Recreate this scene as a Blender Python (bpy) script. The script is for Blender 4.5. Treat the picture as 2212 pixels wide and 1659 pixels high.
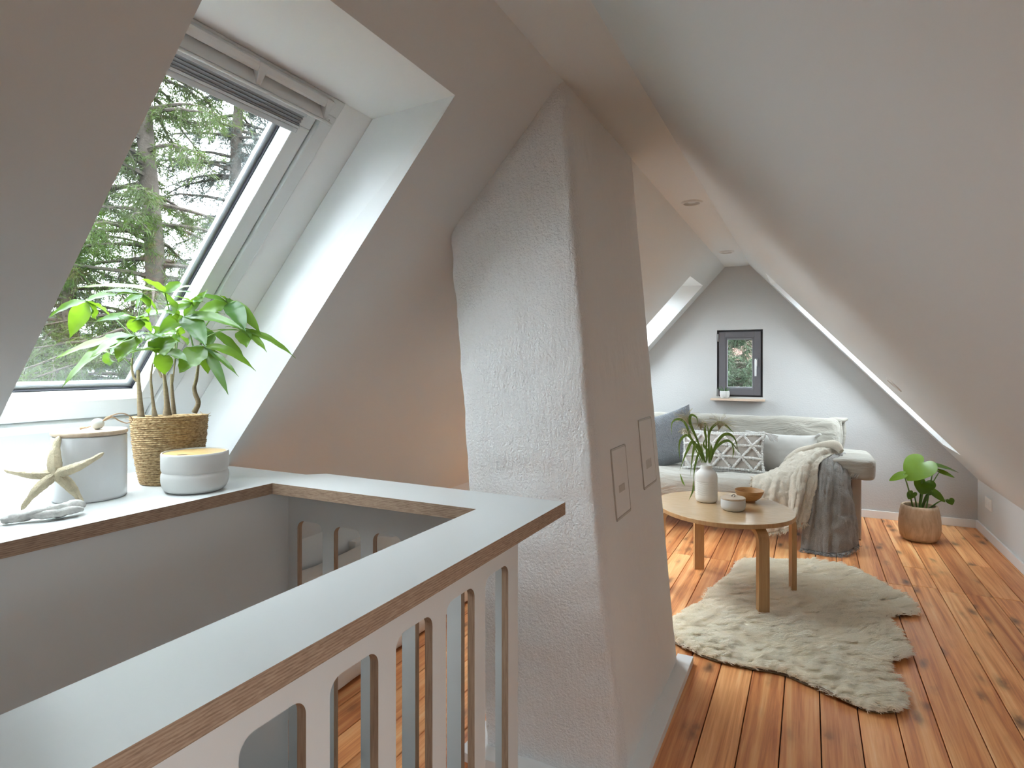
import bpy, bmesh, math, random
import numpy as np
from mathutils import Vector, Matrix, noise as mnoise

# ------------------------------------------------------------------ clear, camera, world, light, exposure
for o in list(bpy.data.objects):
    bpy.data.objects.remove(o, do_unlink=True)
scene = bpy.context.scene
COL = scene.collection
rnd = random.Random(7)
rng = np.random.default_rng(7)

cam_data = bpy.data.cameras.new('camera')
cam_data.sensor_width = 36.0
cam_data.lens = 1290.0 / 2212.0 * 36.0
cam_data.shift_y = -41.5 / 2212.0
cam_data.clip_start = 0.02
cam = bpy.data.objects.new('camera', cam_data)
COL.objects.link(cam)
cam.location = (0, 0, 1.25)
cam.rotation_euler = (math.radians(90), 0, math.radians(26.494))
scene.camera = cam

world = bpy.data.worlds.new('overcast_sky')
scene.world = world
world.use_nodes = True
bg = world.node_tree.nodes['Background']
# standard overcast sky: luminance rises from the horizon to the zenith as (1 + 2 sin e) / 3
wt = world.node_tree
bg.inputs['Color'].default_value = (0.85, 0.93, 1.0, 1)
tc = wt.nodes.new('ShaderNodeTexCoord')
sx = wt.nodes.new('ShaderNodeSeparateXYZ')
mx = wt.nodes.new('ShaderNodeMath')
mx.operation = 'MAXIMUM'
mx.inputs[1].default_value = 0.0
ma = wt.nodes.new('ShaderNodeMath')
ma.operation = 'MULTIPLY_ADD'
SKY = 9.0
ma.inputs[1].default_value = SKY * 2 / 3
ma.inputs[2].default_value = SKY / 3
wt.links.new(tc.outputs['Generated'], sx.inputs[0])
wt.links.new(sx.outputs['Z'], mx.inputs[0])
wt.links.new(mx.outputs[0], ma.inputs[0])
wt.links.new(ma.outputs[0], bg.inputs['Strength'])

scene.view_settings.view_transform = 'Standard'
scene.view_settings.look = 'None'
scene.view_settings.gamma = 1.0
scene.view_settings.use_curve_mapping = False
scene.view_settings.exposure = 1.55
cy = scene.cycles
cy.max_bounces = 7
cy.diffuse_bounces = 4
cy.glossy_bounces = 3
cy.transmission_bounces = 6
cy.transparent_max_bounces = 10
cy.caustics_reflective = False
cy.caustics_refractive = False
cy.use_denoising = True
cy.use_adaptive_sampling = True
cy.adaptive_threshold = 0.2
cy.sample_clamp_indirect = 8.0

# roof geometry (metres): ridge strip, two slopes, knee walls
ZC = 2.133
XL, XR = -0.685, -0.475
AL = math.atan(1.10)
AR = math.atan((2.133 - 0.374) / (1.152 + 0.475))
KNEE_Z = 0.374
YG, YR = 5.684, -2.6
D = 0.232                      # depth of the skylight reveals


def SL(s, y, off=0.0):
    return (XL - s * math.cos(AL) - off * math.sin(AL), y, ZC - s * math.sin(AL) + off * math.cos(AL))


def SR(s, y, off=0.0):
    return (XR + s * math.cos(AR) + off * math.sin(AR), y, ZC - s * math.sin(AR) + off * math.cos(AR))


def portal(name, pts):
    """sky portal lying in a window opening (guides daylight sampling only)"""
    a, b, c, d = [Vector(p) for p in pts]
    ce = (a + b + c + d) / 4
    ex = (b - a)
    ey = (d - a)
    L = bpy.data.lights.new(name, 'AREA')
    L.shape = 'RECTANGLE'
    L.size = ex.length
    L.size_y = ey.length
    L.cycles.is_portal = True
    o = bpy.data.objects.new(name, L)
    COL.objects.link(o)
    x = ex.normalized()
    y = ey.normalized()
    z = x.cross(y)
    room = Vector((-0.5, ce.y * 0.9, 1.0))
    if z.dot(ce - room) < 0:        # light points along -z, into the room
        y = -y
        z = -z
    m = Matrix((x, y, z)).transposed().to_4x4()
    m.translation = ce
    o.matrix_world = m


portal('portal_skylight_main', [SL(.5, .66, .33), SL(.5, 1.22, .33), SL(1.64, 1.22, .33), SL(1.64, .66, .33)])
portal('portal_skylight_left', [SL(.5, 4.90, .33), SL(.5, 5.47, .33), SL(1.64, 5.47, .33), SL(1.64, 4.90, .33)])
portal('portal_skylight_right', [SR(.5, 4.90, .33), SR(.5, 5.47, .33), SR(1.75, 5.47, .33), SR(1.75, 4.90, .33)])
portal('portal_added_middle', [SL(.55, 2.68, .33), SL(.55, 3.38, .33), SL(1.26, 3.38, .33), SL(1.26, 2.68, .33)])  # serves the added skylight hidden by the chimney
portal('portal_added_middle', [SL(.80, 3.60, .33), SL(.80, 4.44, .33), SL(1.66, 4.44, .33), SL(1.66, 3.60, .33)])  # serves the second added skylight hidden by the chimney
portal('portal_added_rear', [SR(.95, -.80, .33), SR(.95, -.20, .33), SR(1.75, -.20, .33), SR(1.75, -.80, .33)])  # serves the added skylight behind the camera
portal('portal_added_rear', [SR(1.36, .16, .33), SR(1.36, .74, .33), SR(1.75, .74, .33), SR(1.75, .16, .33)])  # serves the added skylight just outside the view
portal('portal_gable', [(-.75, 6.0, .97), (-.37, 6.0, .97), (-.37, 6.0, 1.56), (-.75, 6.0, 1.56)])

# ------------------------------------------------------------------ helpers


def tag(o, label=None, cat=None, group=None, kind=None):
    if label:
        o['label'] = label
    if cat:
        o['category'] = cat
    if group:
        o['group'] = group
    if kind:
        o['kind'] = kind
    return o


def empty(name, loc=(0, 0, 0), rz=0.0, parent=None):
    o = bpy.data.objects.new(name, None)
    o.location = loc
    o.rotation_euler = (0, 0, rz)
    o.empty_display_size = 0.05
    COL.objects.link(o)
    o.parent = parent
    return o


def link(name, me, mats, parent=None, smooth=False):
    o = bpy.data.objects.new(name, me)
    COL.objects.link(o)
    for m in (mats if isinstance(mats, (list, tuple)) else [mats]):
        me.materials.append(m)
    if smooth:
        me.polygons.foreach_set('use_smooth', [True] * len(me.polygons))
        me.set_sharp_from_angle(angle=math.radians(42))
    if parent:
        o.parent = parent
    return o


def place(o, parent):
    """parent o (built in world coordinates) to an empty that was moved, keeping it where it is"""
    o.parent = parent
    o.matrix_parent_inverse = parent.matrix_basis.inverted()
    return o


def raw(name, verts, faces, mats, parent=None, smooth=False, mi=None, fix=True):
    me = bpy.data.meshes.new(name)
    me.from_pydata([tuple(v) for v in verts], [], [tuple(f) for f in faces])
    if mi is not None:
        me.polygons.foreach_set('material_index', mi)
    if fix:
        bm = bmesh.new()
        bm.from_mesh(me)
        bmesh.ops.recalc_face_normals(bm, faces=bm.faces)
        bm.to_mesh(me)
        bm.free()
    me.update()
    return link(name, me, mats, parent, smooth)


def hexa(name, c, mats, parent=None, bevel=0.0, segs=2):
    """box from 8 corners: 4 of one end then the 4 matching ones of the other"""
    bm = bmesh.new()
    v = [bm.verts.new(p) for p in c]
    for f in ((0, 1, 2, 3), (7, 6, 5, 4), (0, 4, 5, 1), (1, 5, 6, 2), (2, 6, 7, 3), (3, 7, 4, 0)):
        bm.faces.new([v[i] for i in f])
    bmesh.ops.recalc_face_normals(bm, faces=bm.faces)
    if bevel:
        bmesh.ops.bevel(bm, geom=list(bm.edges), offset=bevel, segments=segs, affect='EDGES', profile=0.6)
    me = bpy.data.meshes.new(name)
    bm.to_mesh(me)
    bm.free()
    return link(name, me, mats, parent, smooth=False)


def box(name, lo, hi, mats, parent=None, bevel=0.0, segs=2):
    x0, y0, z0 = lo
    x1, y1, z1 = hi
    return hexa(name, [(x0, y0, z0), (x1, y0, z0), (x1, y1, z0), (x0, y1, z0),
                       (x0, y0, z1), (x1, y0, z1), (x1, y1, z1), (x0, y1, z1)], mats, parent, bevel, segs)


def sbox(name, S, s0, s1, y0, y1, o0, o1, mats, parent=None, bevel=0.0):
    return hexa(name, [S(s0, y0, o0), S(s1, y0, o0), S(s1, y1, o0), S(s0, y1, o0),
                       S(s0, y0, o1), S(s1, y0, o1), S(s1, y1, o1), S(s0, y1, o1)], mats, parent, bevel)


def lathe(name, prof, mats, parent=None, loc=(0, 0, 0), segs=64, cap=True, smooth=True, wob=None):
    vs, fs = [], []
    for k, (r, z) in enumerate(prof):
        for i in range(segs):
            a = 2 * math.pi * i / segs
            rr = r if wob is None else r * (1 + wob(a, z))
            vs.append((loc[0] + rr * math.cos(a), loc[1] + rr * math.sin(a), loc[2] + z))
    n = len(prof)
    for k in range(n - 1):
        for i in range(segs):
            j = (i + 1) % segs
            fs.append((k * segs + i, k * segs + j, (k + 1) * segs + j, (k + 1) * segs + i))
    if cap:
        if prof[0][0] > 1e-6:
            fs.append(tuple(range(segs - 1, -1, -1)))
        if prof[-1][0] > 1e-6:
            fs.append(tuple((n - 1) * segs + i for i in range(segs)))
    return raw(name, vs, fs, mats, parent, smooth)


def catmull(pts, n):
    """smooth polyline through pts (any dimension)"""
    P = np.array(pts, float)
    if len(P) == 2:
        t = np.linspace(0, 1, n)[:, None]
        return P[0] * (1 - t) + P[1] * t
    Q = np.vstack([2 * P[0] - P[1], P, 2 * P[-1] - P[-2]])
    out = []
    m = len(P) - 1
    for t in np.linspace(0, m, n):
        k = min(int(t), m - 1)
        u = t - k
        a, b, c, d = Q[k], Q[k + 1], Q[k + 2], Q[k + 3]
        out.append(.5 * ((2 * b) + (-a + c) * u + (2 * a - 5 * b + 4 * c - d) * u * u + (-a + 3 * b - 3 * c + d) * u ** 3))
    return np.array(out)


def tube_data(pts, rad, segs=8):
    P = np.array(pts, float)
    n = len(P)
    R = np.full(n, rad) if np.isscalar(rad) else np.array(rad, float)
    vs, fs = [], []
    up = Vector((0.13, 0.21, 0.97))
    for i in range(n):
        t = Vector(P[min(i + 1, n - 1)] - P[max(i - 1, 0)])
        if t.length < 1e-9:
            t = Vector((0, 0, 1))
        t.normalize()
        a = t.cross(up)
        if a.length < 1e-3:
            a = t.cross(Vector((1, 0, 0)))
        a.normalize()
        b = t.cross(a)
        up = a.cross(t) if False else up
        for k in range(segs):
            an = 2 * math.pi * k / segs
            vs.append(tuple(Vector(P[i]) + (a * math.cos(an) + b * math.sin(an)) * R[i]))
    for i in range(n - 1):
        for k in range(segs):
            j = (k + 1) % segs
            fs.append((i * segs + k, i * segs + j, (i + 1) * segs + j, (i + 1) * segs + k))
    fs.append(tuple(range(segs - 1, -1, -1)))
    fs.append(tuple((n - 1) * segs + k for k in range(segs)))
    return vs, fs


def tube(name, pts, rad, mats, parent=None, segs=8, n=None):
    if n:
        if np.isscalar(rad):
            pts = catmull(pts, n)
        else:
            q = catmull([tuple(p) + (r,) for p, r in zip(pts, rad)], n)
            pts, rad = q[:, :3], np.maximum(q[:, 3], 1e-4)
    v, f = tube_data(pts, rad, segs)
    return raw(name, v, f, mats, parent, True)


def merge(parts):
    vs, fs = [], []
    for v, f in parts:
        o = len(vs)
        vs += list(v)
        fs += [tuple(i + o for i in q) for q in f]
    return vs, fs


def grid_faces(nu, nv, close_u=False):
    fs = []
    for i in range(nv - 1):
        for j in range(nu - (0 if close_u else 1)):
            k = (j + 1) % nu
            fs.append((i * nu + j, i * nu + k, (i + 1) * nu + k, (i + 1) * nu + j))
    return fs


def fbm(p, sc, oct=3):
    return mnoise.fractal(Vector(p) * sc, 1.0, 2.0, oct, noise_basis='PERLIN_ORIGINAL')


def hair(name, strands, radii, mat, parent=None):
    """strands: array (n, k, 3); radii: (k,) or (n,k)"""
    S = np.asarray(strands, np.float32)
    n, k = S.shape[:2]
    hc = bpy.data.hair_curves.new(name)
    hc.add_curves([k] * n)
    hc.position_data.foreach_set('vector', S.reshape(-1))
    R = np.broadcast_to(np.asarray(radii, np.float32), (n, k)).reshape(-1).copy()
    at = hc.attributes.get('radius') or hc.attributes.new('radius', 'FLOAT', 'POINT')
    at.data.foreach_set('value', R)
    hc.materials.append(mat)
    o = bpy.data.objects.new(name, hc)
    COL.objects.link(o)
    if parent:
        o.parent = parent
    return o


# ------------------------------------------------------------------ materials
MATS = {}


class NT:
    def __init__(self, name):
        self.m = bpy.data.materials.new(name)
        self.m.use_nodes = True
        self.t = self.m.node_tree
        self.p = self.t.nodes['Principled BSDF']
        self.out = self.t.nodes['Material Output']
        MATS[name] = self.m

    def n(self, typ, **kw):
        nd = self.t.nodes.new(typ)
        for k, v in kw.items():
            if hasattr(nd, k):
                setattr(nd, k, v)
            else:
                nd.inputs[k].default_value = v
        return nd

    def l(self, a, b):
        self.t.links.new(a, b)

    def coords(self, scale=(1, 1, 1), kind='pos'):
        if kind == 'pos':
            g = self.n('ShaderNodeNewGeometry').outputs['Position']
        else:
            g = self.n('ShaderNodeTexCoord').outputs[kind]
        mp = self.n('ShaderNodeMapping')
        mp.inputs['Scale'].default_value = scale
        self.l(g, mp.inputs['Vector'])
        return mp.outputs['Vector']

    def noise(self, vec, scale, detail=3, rough=.55, dist=0.0):
        nd = self.n('ShaderNodeTexNoise')
        nd.inputs['Scale'].default_value = scale
        nd.inputs['Detail'].default_value = detail
        nd.inputs['Roughness'].default_value = rough
        nd.inputs['Distortion'].default_value = dist
        if vec is not None:
            self.l(vec, nd.inputs['Vector'])
        return nd.outputs['Fac']

    def ramp(self, fac, stops):
        r = self.n('ShaderNodeValToRGB')
        e = r.color_ramp.elements
        while len(e) < len(stops):
            e.new(.5)
        for el, (p, c) in zip(e, stops):
            el.position = p
            el.color = tuple(c) + (1,) if len(c) == 3 else c
        self.l(fac, r.inputs['Fac'])
        return r.outputs['Color']

    def mix(self, fac, a, b, mode='MIX'):
        x = self.n('ShaderNodeMix', data_type='RGBA', blend_type=mode)
        for s, v in ((x.inputs[0], fac), (x.inputs[6], a), (x.inputs[7], b)):
            if hasattr(v, 'links'):
                self.l(v, s)
            elif isinstance(v, (int, float)):
                s.default_value = v
            else:
                s.default_value = tuple(v) + (1,)
        return x.outputs[2]

    def math(self, op, a, b=0.0):
        x = self.n('ShaderNodeMath', operation=op)
        for s, v in ((x.inputs[0], a), (x.inputs[1], b)):
            if hasattr(v, 'links'):
                self.l(v, s)
            else:
                s.default_value = v
        return x.outputs[0]

    def bump(self, hgt, strength=.3, dist=.01):
        b = self.n('ShaderNodeBump')
        b.inputs['Strength'].default_value = strength
        b.inputs['Distance'].default_value = dist
        self.l(hgt, b.inputs['Height'])
        self.l(b.outputs['Normal'], self.p.inputs['Normal'])

    def base(self, col):
        if hasattr(col, 'links'):
            self.l(col, self.p.inputs['Base Color'])
        else:
            self.p.inputs['Base Color'].default_value = tuple(col) + (1,)
        return self

    def rough(self, r, spec=.5, metal=0.0):
        self.p.inputs['Roughness'].default_value = r
        self.p.inputs['Specular IOR Level'].default_value = spec
        self.p.inputs['Metallic'].default_value = metal
        return self


def simple(name, col, r=.5, spec=.5, metal=0.0, var=0.0, vscale=8, bump=0, bscale=60, bdist=.002):
    m = NT(name)
    v = m.coords()
    if var:
        f = m.noise(v, vscale)
        m.base(m.ramp(f, [(.3, [c * (1 - var) for c in col]), (.7, [min(1, c * (1 + var)) for c in col])]))
    else:
        m.base(col)
    m.rough(r, spec, metal)
    if bump:
        m.bump(m.noise(v, bscale, 4), bump, bdist)
    return m.m


PAINT = simple('wall_paint', (.655, .672, .672), .85, .2)
REVEAL_LIT = simple('wall_paint_lit_reveal', (.86, .87, .87), .8, .2)  # wall paint made lighter, standing for the daylight on the reveals
GABLE = simple('gable_plaster', (.535, .53, .52), .9, .15, bump=.5, bscale=85, bdist=.004)
PLINTHM = simple('white_lacquer_board', (.80, .80, .79), .4, .4)
LAM = simple('white_laminate', (.61, .62, .61), .33, .45)
LACQ = simple('skylight_lacquer', (.70, .72, .72), .35, .45)
BLACK = simple('rubber_gasket', (.02, .02, .03), .5)
GREYBL = simple('blind_fabric', (.33, .36, .39), .8)
SILV = simple('blind_aluminium', (.55, .58, .60), .4, .5, .3)
STEEL = simple('brushed_steel', (.62, .61, .60), .3, .5, 1.0)
ANTH = simple('anthracite_sash', (.125, .12, .128), .45, .4)
ANTHD = simple('anthracite_frame', (.05, .048, .052), .5, .4)
ANTHB = simple('grey_glazing_bead', (.19, .19, .205), .4, .4)
PLAST = simple('socket_plastic', (.80, .79, .77), .35, .45)
DARK = simple('dark_void', (.03, .028, .025), .8)
RINGM = simple('spot_ring', (.62, .61, .58), .4, .5)
LENSM = simple('spot_lens', (.40, .39, .36), .3, .5)

m = NT('chimney_plaster_rough')
v = m.coords((1, 1, .35))
h1 = m.noise(v, 55, 5, .6)
h2 = m.noise(m.coords((1, 1, 1)), 140, 3, .6)
h3 = m.noise(m.coords((1, 1, .12)), 26, 3, .5)
m.base((.80, .79, .78)).rough(.9, .15)
m.bump(m.math('ADD', m.math('ADD', h1, m.math('MULTIPLY', h2, .7)), m.math('MULTIPLY', h3, .5)), .8, .010)
CHIM_ROUGH = m.m
m = NT('chimney_plaster_smooth')
m.base((.79, .78, .76)).rough(.85, .2)
m.bump(m.noise(m.coords((1, 1, .5)), 22, 4, .55), .35, .012)
CHIM_SMOOTH = m.m

m = NT('plywood_edge')
zc = m.n('ShaderNodeSeparateXYZ')
m.l(m.n('ShaderNodeNewGeometry').outputs['Position'], zc.inputs[0])
ly = m.math('SINE', m.math('MULTIPLY', zc.outputs['Z'], 2 * math.pi / .0042))
nz = m.noise(m.coords((9, 9, 60)), 5, 4, .6, .6)
f = m.math('ADD', m.math('MULTIPLY', ly, .10), nz)
m.base(m.ramp(f, [(.25, (.20, .125, .08)), (.5, (.31, .21, .145)), (.8, (.42, .31, .22))])).rough(.6, .3)
PLY = m.m
m = NT('plywood_slot_edge')
nz = m.noise(m.coords((60, 60, 4)), 4, 4, .6, .4)
m.base(m.ramp(nz, [(.25, (.22, .14, .09)), (.5, (.32, .22, .15)), (.8, (.42, .31, .22))])).rough(.65, .3)
PLYS = m.m

m = NT('pine_board')
oi = m.n('ShaderNodeObjectInfo')
comb = m.n('ShaderNodeCombineXYZ')
m.l(m.math('MULTIPLY', oi.outputs['Random'], 31.7), comb.inputs[0])
m.l(m.math('MULTIPLY', oi.outputs['Random'], 57.3), comb.inputs[1])
add = m.n('ShaderNodeVectorMath', operation='ADD')
m.l(m.n('ShaderNodeNewGeometry').outputs['Position'], add.inputs[0])
m.l(comb.outputs[0], add.inputs[1])


def mapped(vec, sc):
    mp = m.n('ShaderNodeMapping')
    mp.inputs['Scale'].default_value = sc
    m.l(vec, mp.inputs['Vector'])
    return mp.outputs['Vector']


vec = add.outputs[0]
broad = m.noise(mapped(vec, (13, .45, 1)), 1.6, 4, .6, 1.2)
fine = m.noise(mapped(vec, (90, 2.2, 1)), 1.6, 5, .6, .6)
# knots: stretched voronoi cells
vo = m.n('ShaderNodeTexVoronoi')
vo.inputs['Scale'].default_value = 1.0
warp = m.noise(mapped(vec, (14, 6, 1)), 2.0, 3)
wv = m.n('ShaderNodeVectorMath', operation='ADD')
m.l(mapped(vec, (10.5, 4.3, 1)), wv.inputs[0])
sc_ = m.n('ShaderNodeVectorMath', operation='SCALE')
m.l(warp, sc_.inputs[0])
sc_.inputs['Scale'].default_value = .35
m.l(sc_.outputs[0], wv.inputs[1])
m.l(wv.outputs[0], vo.inputs['Vector'])
knot = m.ramp(vo.outputs['Distance'], [(.05, (1, 1, 1)), (.13, (.55, .55, .55)), (.26, (0, 0, 0))])
halo = m.ramp(vo.outputs['Distance'], [(.10, (1, 1, 1)), (.42, (0, 0, 0))])
pick = m.ramp(m.noise(mapped(vec, (5, 2, 1)), 1.0, 1), [(.38, (0, 0, 0)), (.46, (1, 1, 1))])
c0 = m.ramp(m.math('ADD', m.math('MULTIPLY', broad, .75), m.math('MULTIPLY', fine, .25)),
            [(.34, (.50, .165, .058)), (.46, (.76, .32, .12)), (.56, (.90, .455, .19)), (.68, (.97, .61, .30))])
tone = m.ramp(oi.outputs['Random'], [(0, (.74, .64, .58)), (.25, (.98, .93, .88)), (.5, (1.12, 1.14, 1.12)), (.75, (.86, .76, .70)), (1, (1.06, 1.02, .95))])
c1 = m.mix(1.0, c0, tone, 'MULTIPLY')
c2 = m.mix(m.math('MULTIPLY', halo, m.math('MULTIPLY', pick, .45)), c1, (.26, .10, .04))
c3 = m.mix(m.math('MULTIPLY', knot, m.math('MULTIPLY', pick, .85)), c2, (.055, .026, .016))
m.base(c3).rough(.36, .45)
m.bump(fine, .05, .002)
PINE = m.m
SUBF = simple('subfloor', (.045, .028, .018), .9)


def wood(name, dark, light, scale=(30, 3, 30), r=.45, kind='pos', spec=.4):
    q = NT(name)
    vv = q.coords(scale, kind)
    ff = q.noise(vv, 2.0, 4, .6, .8)
    q.base(q.ramp(ff, [(.3, dark), (.7, light)])).rough(r, spec)
    return q.m


BIRCH = wood('birch_veneer_leg', (.46, .27, .12), (.58, .37, .18), (25, 25, 2), .45)
BIRCHTOP = wood('birch_laminate_top', (.50, .33, .175), (.58, .40, .23), (6, 30, 1), .16, spec=.55)
LIDW = wood('pale_lid_wood', (.46, .35, .25), (.56, .45, .33), (12, 50, 3), .55)
BAMB = wood('bamboo_lid', (.52, .33, .13), (.64, .45, .21), (10, 60, 3), .35)
BOWLW = wood('turned_wood_bowl', (.40, .20, .07), (.58, .33, .14), (8, 8, 60), .4)
SILLW = wood('oak_sill', (.58, .43, .32), (.68, .53, .42), (6, 40, 40), .5)
POTW = wood('paulownia_pot', (.46, .32, .20), (.66, .51, .36), (14, 14, 5), .6)
CERM = simple('matte_white_ceramic', (.60, .595, .575), .55, .35)
CERG = simple('glazed_white_ceramic', (.60, .60, .60), .14, .5)
VASEM = simple('matte_vase_ceramic', (.74, .725, .69), .6, .3)
SOIL = simple('potting_soil', (.06, .042, .03), .95, .1, bump=.8, bscale=120, bdist=.01)
STARM = simple('dried_starfish', (.50, .43, .30), .85, .15, var=.14, vscale=60, bump=.9, bscale=240, bdist=.004)
DRIFT = simple('bleached_driftwood', (.46, .45, .42), .85, .15, var=.22, vscale=40, bump=.7, bscale=90, bdist=.004)
BEADM = simple('ceramic_bead', (.46, .47, .45), .5, .3)
CORDM = simple('jute_cord', (.34, .24, .16), .9, .1)
LEATH = simple('leather_loop', (.10, .085, .06), .6)


def fabric(name, col, weave=900, b=.35, var=.08, vs=14, sheen=.3, dist=.0012):
    q = NT(name)
    vv = q.coords()
    q.base(q.ramp(q.noise(vv, vs, 4), [(.3, [c * (1 - var) for c in col]), (.7, [min(1, c * (1 + var)) for c in col])]))
    q.rough(.92, .12)
    q.p.inputs['Sheen Weight'].default_value = sheen
    q.bump(q.noise(vv, weave, 2), b, dist)
    return q.m


m = NT('greige_slipcover')
vv = m.coords((1.5, 5, 5))
wk = m.noise(vv, 2.2, 5, .55, 1.4)
m.base(m.ramp(wk, [(.3, (.315, .295, .255)), (.7, (.365, .345, .30))])).rough(.92, .12)
m.p.inputs['Sheen Weight'].default_value = .25
m.bump(wk, .55, .035)
SOFAM = m.m
LEGM = simple('sofa_leg_lacquer', (.50, .47, .43), .45, .4)
CUSHG = fabric('grey_cotton_cushion', (.42, .41, .385), 600, .2, .04)
CUSHB = fabric('slate_blue_knit', (.20, .215, .232), 700, .5, .15, 160)
CUSHL = fabric('taupe_woven_linen', (.40, .365, .325), 700, .8, .22, 330)
TUFT = fabric('white_cotton_tuft', (.80, .79, .76), 500, 1.0, .06, 200, dist=.004)
THRB = fabric('beige_boucle', (.60, .54, .44), 330, 1.0, .12, 200, dist=.006)
THRG = fabric('grey_boucle', (.285, .27, .25), 330, 1.0, .22, 200, dist=.006)
FRB = simple('beige_fringe', (.58, .52, .42), .9, .1)
FRG = simple('grey_fringe', (.36, .35, .335), .9, .1)
DUVET = fabric('white_bedding', (.70, .68, .64), 300, .2, .03, 9)
HIDE = simple('sheepskin_hide', (.30, .22, .15), .9, .1)
PILE = simple('sheepskin_pile', (.98, .92, .79), .95, .05)

m = NT('sheepskin_fur')
m.base(m.ramp(m.noise(m.coords(), 9, 3), [(.3, (.98, .91, .77)), (.65, (.99, .96, .87))])).rough(.7, .2)
tr = m.n('ShaderNodeBsdfTranslucent')
tr.inputs['Color'].default_value = (.99, .94, .82, 1)
ms = m.n('ShaderNodeMixShader')
ms.inputs[0].default_value = .4
m.l(m.p.outputs[0], ms.inputs[1])
m.l(tr.outputs[0], ms.inputs[2])
m.l(ms.outputs[0], m.out.inputs['Surface'])
FUR = m.m

m = NT('seagrass_weave')
vv = m.coords((1, 1, 2.2))
m.base(m.ramp(m.noise(vv, 95, 4, .6), [(.28, (.15, .085, .035)), (.5, (.36, .245, .125)), (.72, (.53, .40, .23))])).rough(.75, .2)
m.bump(m.noise(vv, 330, 3), .5, .002)
GRASSM = m.m

m = NT('bark_stem')
zc = m.n('ShaderNodeSeparateXYZ')
m.l(m.n('ShaderNodeNewGeometry').outputs['Position'], zc.inputs[0])
f = m.math('MULTIPLY', m.math('SUBTRACT', zc.outputs['Z'], 1.09), 5.2)
m.base(m.mix(.35, m.ramp(f, [(.25, (.19, .14, .085)), (.75, (.17, .145, .075)), (1, (.085, .14, .035))]),
             m.ramp(m.noise(m.coords((1, 1, 4)), 70, 3), [(.3, (.10, .075, .04)), (.7, (.24, .20, .12))]))).rough(.7, .2)
m.bump(m.noise(m.coords((1, 1, 5)), 90, 3), .5, .003)
STEMM = m.m


def leafmat(name, dark, light, trans, r=.35, tw=.4):
    q = NT(name)
    oi = q.n('ShaderNodeObjectInfo')
    c = q.ramp(q.math('ADD', q.math('MULTIPLY', oi.outputs['Random'], .8), q.math('MULTIPLY', q.noise(q.coords(), 40, 2), .2)),
               [(.1, dark), (.9, light)])
    q.base(c).rough(r, .4)
    tr = q.n('ShaderNodeBsdfTranslucent')
    tr.inputs['Color'].default_value = tuple(trans) + (1,)
    ms = q.n('ShaderNodeMixShader')
    ms.inputs[0].default_value = tw
    q.l(q.p.outputs[0], ms.inputs[1])
    q.l(tr.outputs[0], ms.inputs[2])
    q.l(ms.outputs[0], q.out.inputs['Surface'])
    return q.m


LEAF = leafmat('pachira_leaf', (.024, .082, .024), (.125, .235, .026), (.165, .29, .016), .32, .38)
MLEAF = leafmat('monstera_leaf', (.045, .11, .012), (.13, .22, .016), (.13, .21, .012), .25, .25)
GLEAF = leafmat('grass_blade', (.07, .13, .025), (.15, .23, .05), (.18, .28, .05), .4, .35)
SUCC = leafmat('succulent_leaf', (.06, .12, .05), (.10, .17, .07), (.1, .16, .06), .4, .2)
PETI = simple('green_petiole', (.13, .24, .05), .5, .3)
SEED = simple('dry_grass_panicle', (.40, .36, .24), .9, .1)
CONIF = leafmat('conifer_needles', (.014, .028, .007), (.064, .098, .016), (.07, .105, .013), .7, .35)
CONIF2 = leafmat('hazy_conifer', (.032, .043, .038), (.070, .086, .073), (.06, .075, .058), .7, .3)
PINEF = leafmat('pine_needles', (.012, .030, .013), (.055, .095, .050), (.04, .07, .025), .7, .3)
BARK = simple('tree_bark', (.060, .050, .042), .95, .1, var=.3, vscale=9, bump=.6, bscale=30, bdist=.03)
GROUND = simple('garden_ground', (.012, .020, .008), .95, .1, var=.3, vscale=2)
TILE = simple('clay_roof_tile', (.10, .055, .045), .8, .2, var=.2, vscale=6)

m = NT('window_glass')
gl = m.n('ShaderNodeBsdfGlossy')
gl.inputs['Roughness'].default_value = 0.0
tp = m.n('ShaderNodeBsdfTransparent')
tp.inputs['Color'].default_value = (.95, .97, .97, 1)
lw = m.n('ShaderNodeLayerWeight')
sch = m.math('ADD', m.math('MULTIPLY', m.math('POWER', lw.outputs['Facing'], 5.0), .9), .045)
ms = m.n('ShaderNodeMixShader')
m.l(sch, ms.inputs[0])
m.l(tp.outputs[0], ms.inputs[1])
m.l(gl.outputs[0], ms.inputs[2])
m.l(ms.outputs[0], m.out.inputs['Surface'])
GLASS = m.m

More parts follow.
